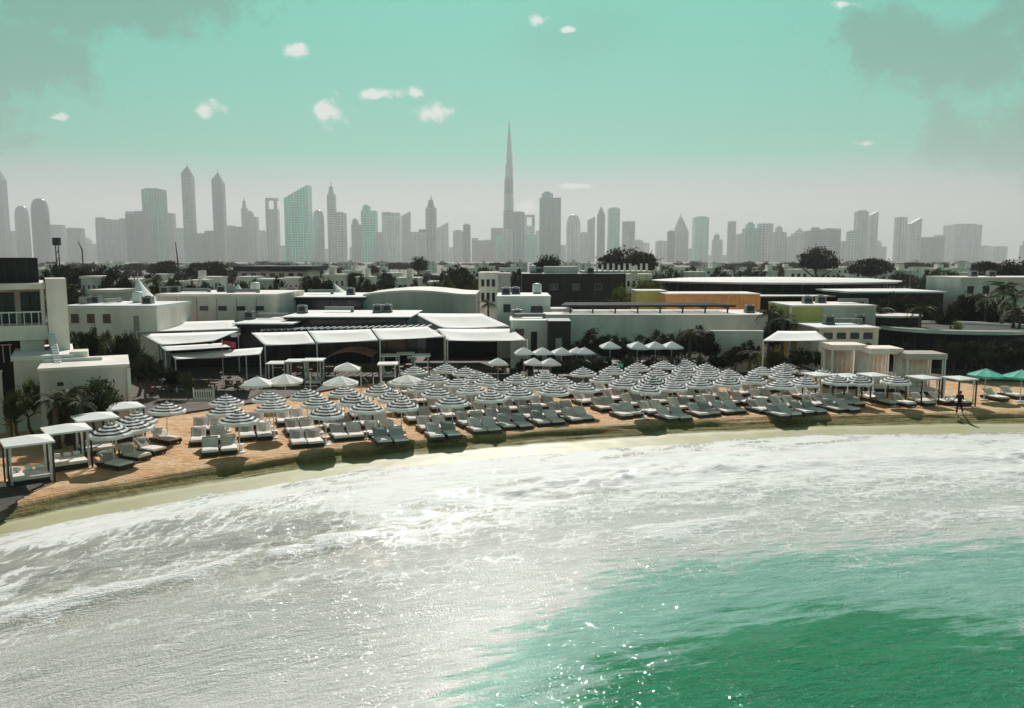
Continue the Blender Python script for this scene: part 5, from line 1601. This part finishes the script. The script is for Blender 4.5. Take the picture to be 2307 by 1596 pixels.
# curved dark shade net over the bar
a, c, z = span(742, 842, 797, 78)
t = thing('shade_net', 'curved dark slatted shade net in front of the bar', 'shade net', ((a + c) / 2, 78, 0))
for k in range(7):
    b = MB()
    pr = None
    for i in range(13):
        s = i / 12
        p = Vector((a + (c - a) * s, 77.2 + k * 0.55, z - 0.25 + 0.55 * math.sin(math.pi * s) + k * 0.02))
        if pr:
            b.tube(pr, p, 0.05, 0.05, 5)
        pr = p
    b.build('slat', 'wood', t)
for x in (a, c):
    for y in (77.2, 80.5):
        MB().tube((x, y, 0), (x, y, z - 0.2), 0.05, 0.05, 6).build('post', 'dark_metal', t)
# red flag on its staff
p = P(500, 772, 76)
t = thing('flag', 'small red flag on a thin staff by the lower awning', 'flag', (p.x, p.y, 0))
MB().tube((p.x, p.y, 0), (p.x, p.y, p.z + 0.3), 0.03, 0.025, 6).build('staff', 'white_paint', t)
MB().sheet(lambda u, v: Vector((p.x + 0.03 + 1.25 * u, p.y + 0.12 * math.sin(u * 7), p.z + 0.15 - 0.62 * v - 0.1 * u)), 10, 3, 0.015, 0, (0, -1, 0)).build('cloth', 'fabric_red', t, True)
p = P(1391, 822, 72)
t = thing('flag', 'small teal flag on a thin staff among the striped parasols', 'flag', (p.x, p.y, 0))
MB().tube((p.x, p.y, -0.05), (p.x, p.y, p.z + 0.2), 0.025, 0.02, 6).build('staff', 'white_paint', t)
MB().sheet(lambda u, v: Vector((p.x + 0.02 + 0.5 * u, p.y + 0.06 * math.sin(u * 6), p.z + 0.15 - 0.34 * v - 0.06 * u)), 8, 3, 0.015, 0, (0, -1, 0)).build('cloth', 'fabric_teal', t, True)
# tall thin posts with festoon lights left out: bare poles in the crowd
for i, (x, yt, yb) in enumerate([(814, 826, 888), (899, 845, 905), (842, 850, 900), (700, 838, 888), (557, 800, 872)]):
    g = G(x, yb, 0)
    h = P(x, yt, g.y).z
    t = thing('light_pole', f'bare pale pole standing among the parasols, {ordw([5, 2, 4, 3, 1].index(1) if False else sorted([814, 899, 842, 700, 557]).index(x) + 1)} of five from the left', 'pole', (g.x, g.y, 0), group='bare pale poles')
    MB().tube((g.x, g.y, -0.05), (g.x, g.y, h), 0.05, 0.04, 8).build('shaft', 'white_paint', t)
    MB().lathe([(0.14, -0.02), (0.14, 0.03), (0.06, 0.06)], 10, (g.x, g.y, 0)).build('foot', 'grey_metal', t)
# white slatted screen and towel stand beside the first column
g = G(458, 905, 0)
t = thing('picket_screen', 'low white slatted screen beside the first parasol column', 'screen', (g.x, g.y, 0))
for k in range(9):
    MB().box(g.x - 0.8 + k * 0.2, g.x - 0.69 + k * 0.2, g.y, g.y + 0.03, 0.02, 1.05).build('slat', 'white_paint', t)
for z in (0.25, 0.85):
    MB().box(g.x - 0.85, g.x + 0.92, g.y + 0.033, g.y + 0.07, z, z + 0.08).build('rail', 'white_paint', t)
for x in (-0.85, 0.9):
    MB().box(g.x + x - 0.04, g.x + x + 0.04, g.y + 0.075, g.y + 0.155, -0.05, 1.15).build('post', 'white_paint', t)

# ------------------------------------------------------------------ people
def person(label, loc, rz, joints, clothes='black_cloth', skin='skin', hat=None):
    """one skinned body per person; joints override the standing pose"""
    t = thing('person', label, 'person', loc, rz)
    J = {'pelvis': (0, 0, 0.93), 'waist': (0, 0, 1.10), 'chest': (0, 0.0, 1.32), 'neck': (0, 0.0, 1.47), 'chin': (0, -0.03, 1.54), 'head': (0, -0.02, 1.66), 'crown': (0, 0, 1.73),
         'hipl': (-0.10, 0, 0.90), 'hipr': (0.10, 0, 0.90), 'kneel': (-0.11, -0.12, 0.50), 'kneer': (0.11, 0.06, 0.49), 'ankl': (-0.11, -0.20, 0.09), 'ankr': (0.11, 0.30, 0.13), 'toel': (-0.12, -0.38, 0.04), 'toer': (0.12, 0.16, 0.03),
         'shl': (-0.19, 0, 1.41), 'shr': (0.19, 0, 1.41), 'ell': (-0.26, 0.10, 1.14), 'elr': (0.26, -0.06, 1.14), 'wrl': (-0.27, 0.02, 0.91), 'wrr': (0.27, -0.22, 0.95)}
    J.update(joints)
    rad = {'pelvis': .125, 'waist': .115, 'chest': .135, 'neck': .055, 'chin': .065, 'head': .095, 'crown': .055, 'hipl': .09, 'hipr': .09, 'kneel': .058, 'kneer': .058, 'ankl': .04, 'ankr': .04, 'toel': .034, 'toer': .034,
           'shl': .062, 'shr': .062, 'ell': .042, 'elr': .042, 'wrl': .03, 'wrr': .03}
    E_ = [('pelvis', 'waist'), ('waist', 'chest'), ('chest', 'neck'), ('neck', 'chin'), ('chin', 'head'), ('head', 'crown'), ('pelvis', 'hipl'), ('pelvis', 'hipr'), ('hipl', 'kneel'), ('hipr', 'kneer'), ('kneel', 'ankl'), ('kneer', 'ankr'),
          ('ankl', 'toel'), ('ankr', 'toer'), ('chest', 'shl'), ('chest', 'shr'), ('shl', 'ell'), ('shr', 'elr'), ('ell', 'wrl'), ('elr', 'wrr')]
    names = list(J)
    vs = [J[n] for n in names]
    es = [(names.index(a), names.index(b)) for a, b in E_]
    rs = [rad[n] for n in names]
    for wn, en in (('wrl', 'ell'), ('wrr', 'elr')):
        wv = Vector(J[wn])
        d = (wv - Vector(J[en])).normalized()
        s = d.cross(Vector((0, 1, 0.01))).normalized()
        palm_ = wv + d * 0.075
        vs.append(tuple(palm_)); rs.append(0.034); pi_ = len(vs) - 1
        es.append((names.index(wn), pi_))
        for k, (o, l) in enumerate(((-0.03, .07), (-0.01, .085), (0.01, .08), (0.03, .065))):
            vs.append(tuple(palm_ + s * o + d * l * 0.5)); rs.append(0.009); es.append((pi_, len(vs) - 1))
            vs.append(tuple(palm_ + s * o * 1.1 + d * l + Vector((0, -0.02, 0)))); rs.append(0.008); es.append((len(vs) - 2, len(vs) - 1))
        vs.append(tuple(wv + d * 0.05 + Vector((0, -0.05, 0)))); rs.append(0.010); es.append((pi_, len(vs) - 1))
    me = bpy.data.meshes.new('body')
    me.from_pydata(vs, es, [])
    o = child('body', me, t)
    sk = o.modifiers.new('skin', 'SKIN')
    for i, s in enumerate(me.skin_vertices[0].data if me.skin_vertices else []):
        s.radius = (rs[i], rs[i])
    if not me.skin_vertices:
        bpy.context.view_layer.objects.active = o
        o.select_set(True)
        bpy.ops.mesh.customdata_skin_add()
        for i, s in enumerate(me.skin_vertices[0].data):
            s.radius = (rs[i], rs[i])
    me.skin_vertices[0].data[0].use_root = True
    o.modifiers.new('smooth', 'SUBSURF').levels = 1
    o.modifiers['smooth'].render_levels = 1
    me.materials.append(MATS[skin])
    # clothing: shirt and trousers as loose shells round the same bones
    def shell(nm, segs, m):
        b = MB()
        for a, c, r0, r1 in segs:
            a, c = (Vector(J[q]) if isinstance(q, str) else Vector(q) for q in (a, c))
            b.tube(a, c, r0, r1, 10)
            b.lathe([(0.01, -r1), (r1 * 0.8, -r1 * 0.6), (r1, 0), (r1 * 0.8, r1 * 0.6), (0.01, r1)], 10, tuple(c))
        b.build(nm, m, None, True)
        ob = bpy.data.objects[[q.name for q in bpy.data.objects if q.name.startswith(nm)][-1]]
        return ob
    def cloth(nm, segs, m):
        b = MB()
        for a, c, r0, r1 in segs:
            a, c = Vector(J[a]), Vector(J[c])
            b.tube(a, c, r0, r1, 10)
            b.lathe([(0.01, -r1), (r1 * 0.8, -r1 * 0.6), (r1, 0), (r1 * 0.8, r1 * 0.6), (0.01, r1)], 10, tuple(c))
        child(nm, b.mesh(nm, m, True), t)
    cloth('shirt', [('pelvis', 'waist', .15, .145), ('waist', 'chest', .145, .17), ('chest', 'neck', .15, .075), ('chest', 'shl', .12, .085), ('chest', 'shr', .12, .085), ('shl', 'ell', .08, .062), ('shr', 'elr', .08, .062)], clothes)
    cloth('trousers', [('waist', 'pelvis', .14, .155), ('pelvis', 'hipl', .14, .115), ('pelvis', 'hipr', .14, .115), ('hipl', 'kneel', .115, .085), ('hipr', 'kneer', .115, .085), ('kneel', 'ankl', .085, .065), ('kneer', 'ankr', .085, .065)], 'black_cloth')
    h = Vector(J['head'])
    b = MB()
    b.lathe([(0.03, -0.10), (0.10, -0.04), (0.112, 0.03), (0.085, 0.09), (0.02, 0.118)], 12, (h.x, h.y + 0.025, h.z))
    child('hair', b.mesh('hair', 'hair', True), t)
    return t
g = G(2161, 931, 0)
person('person in black clothes walking along the sand crest beside the cabanas', (g.x, g.y, 0.0), R(-55), {'elr': (0.34, -0.20, 1.18), 'wrr': (0.38, -0.44, 1.06), 'ell': (-0.34, 0.12, 1.16), 'wrl': (-0.46, -0.05, 0.98)})
MBAG = MB()
g2 = g + Vector((-0.55, 0.1, 0))
t = thing('bag', 'black bag held by the person walking on the sand crest', 'bag', (g2.x, g2.y, 0.55))
OFF[t.name] = Vector((0, 0, 0))
MB().lathe([(0.16, 0.0), (0.2, 0.08), (0.19, 0.32), (0.12, 0.4)], 12, sy=0.55).build('body', 'black_cloth', t, True)
b = MB()
for k in range(8):
    a0, a1 = math.pi * k / 8, math.pi * (k + 1) / 8
    b.tube((math.cos(a0) * 0.1, 0, 0.38 + math.sin(a0) * 0.16), (math.cos(a1) * 0.1, 0, 0.38 + math.sin(a1) * 0.16), 0.012, 0.012, 5)
b.build('handle', 'black_cloth', t)
g = G(1180, 872, 0)
person('person in a pale shirt standing behind the striped parasols', (g.x, g.y, 0.0), R(20), {'kneel': (-0.1, -0.02, 0.5), 'kneer': (0.1, 0.0, 0.5), 'ankl': (-0.11, 0.02, 0.09), 'ankr': (0.11, 0.02, 0.09), 'toel': (-0.13, -0.16, 0.04), 'toer': (0.13, -0.16, 0.04)}, 'cushion')

# ------------------------------------------------------------------ haze
hz = MB().box(-14000, 14000, -9500, 13600, -11.0, 905)
m = bpy.data.materials.new('haze_air')
m.use_nodes = True
t_ = NT(m.node_tree)
t_.n('ShaderNodeOutputMaterial', Volume=t_.n('ShaderNodeVolumePrincipled', Color=(0.98, 0.98, 0.98, 1), Density=0.000128, Anisotropy=0.28).outputs[0])
MATS['haze_air'] = m
tag(hz.build('haze', 'haze_air'), 'pale haze in the air over the town', None, None, 'stuff')
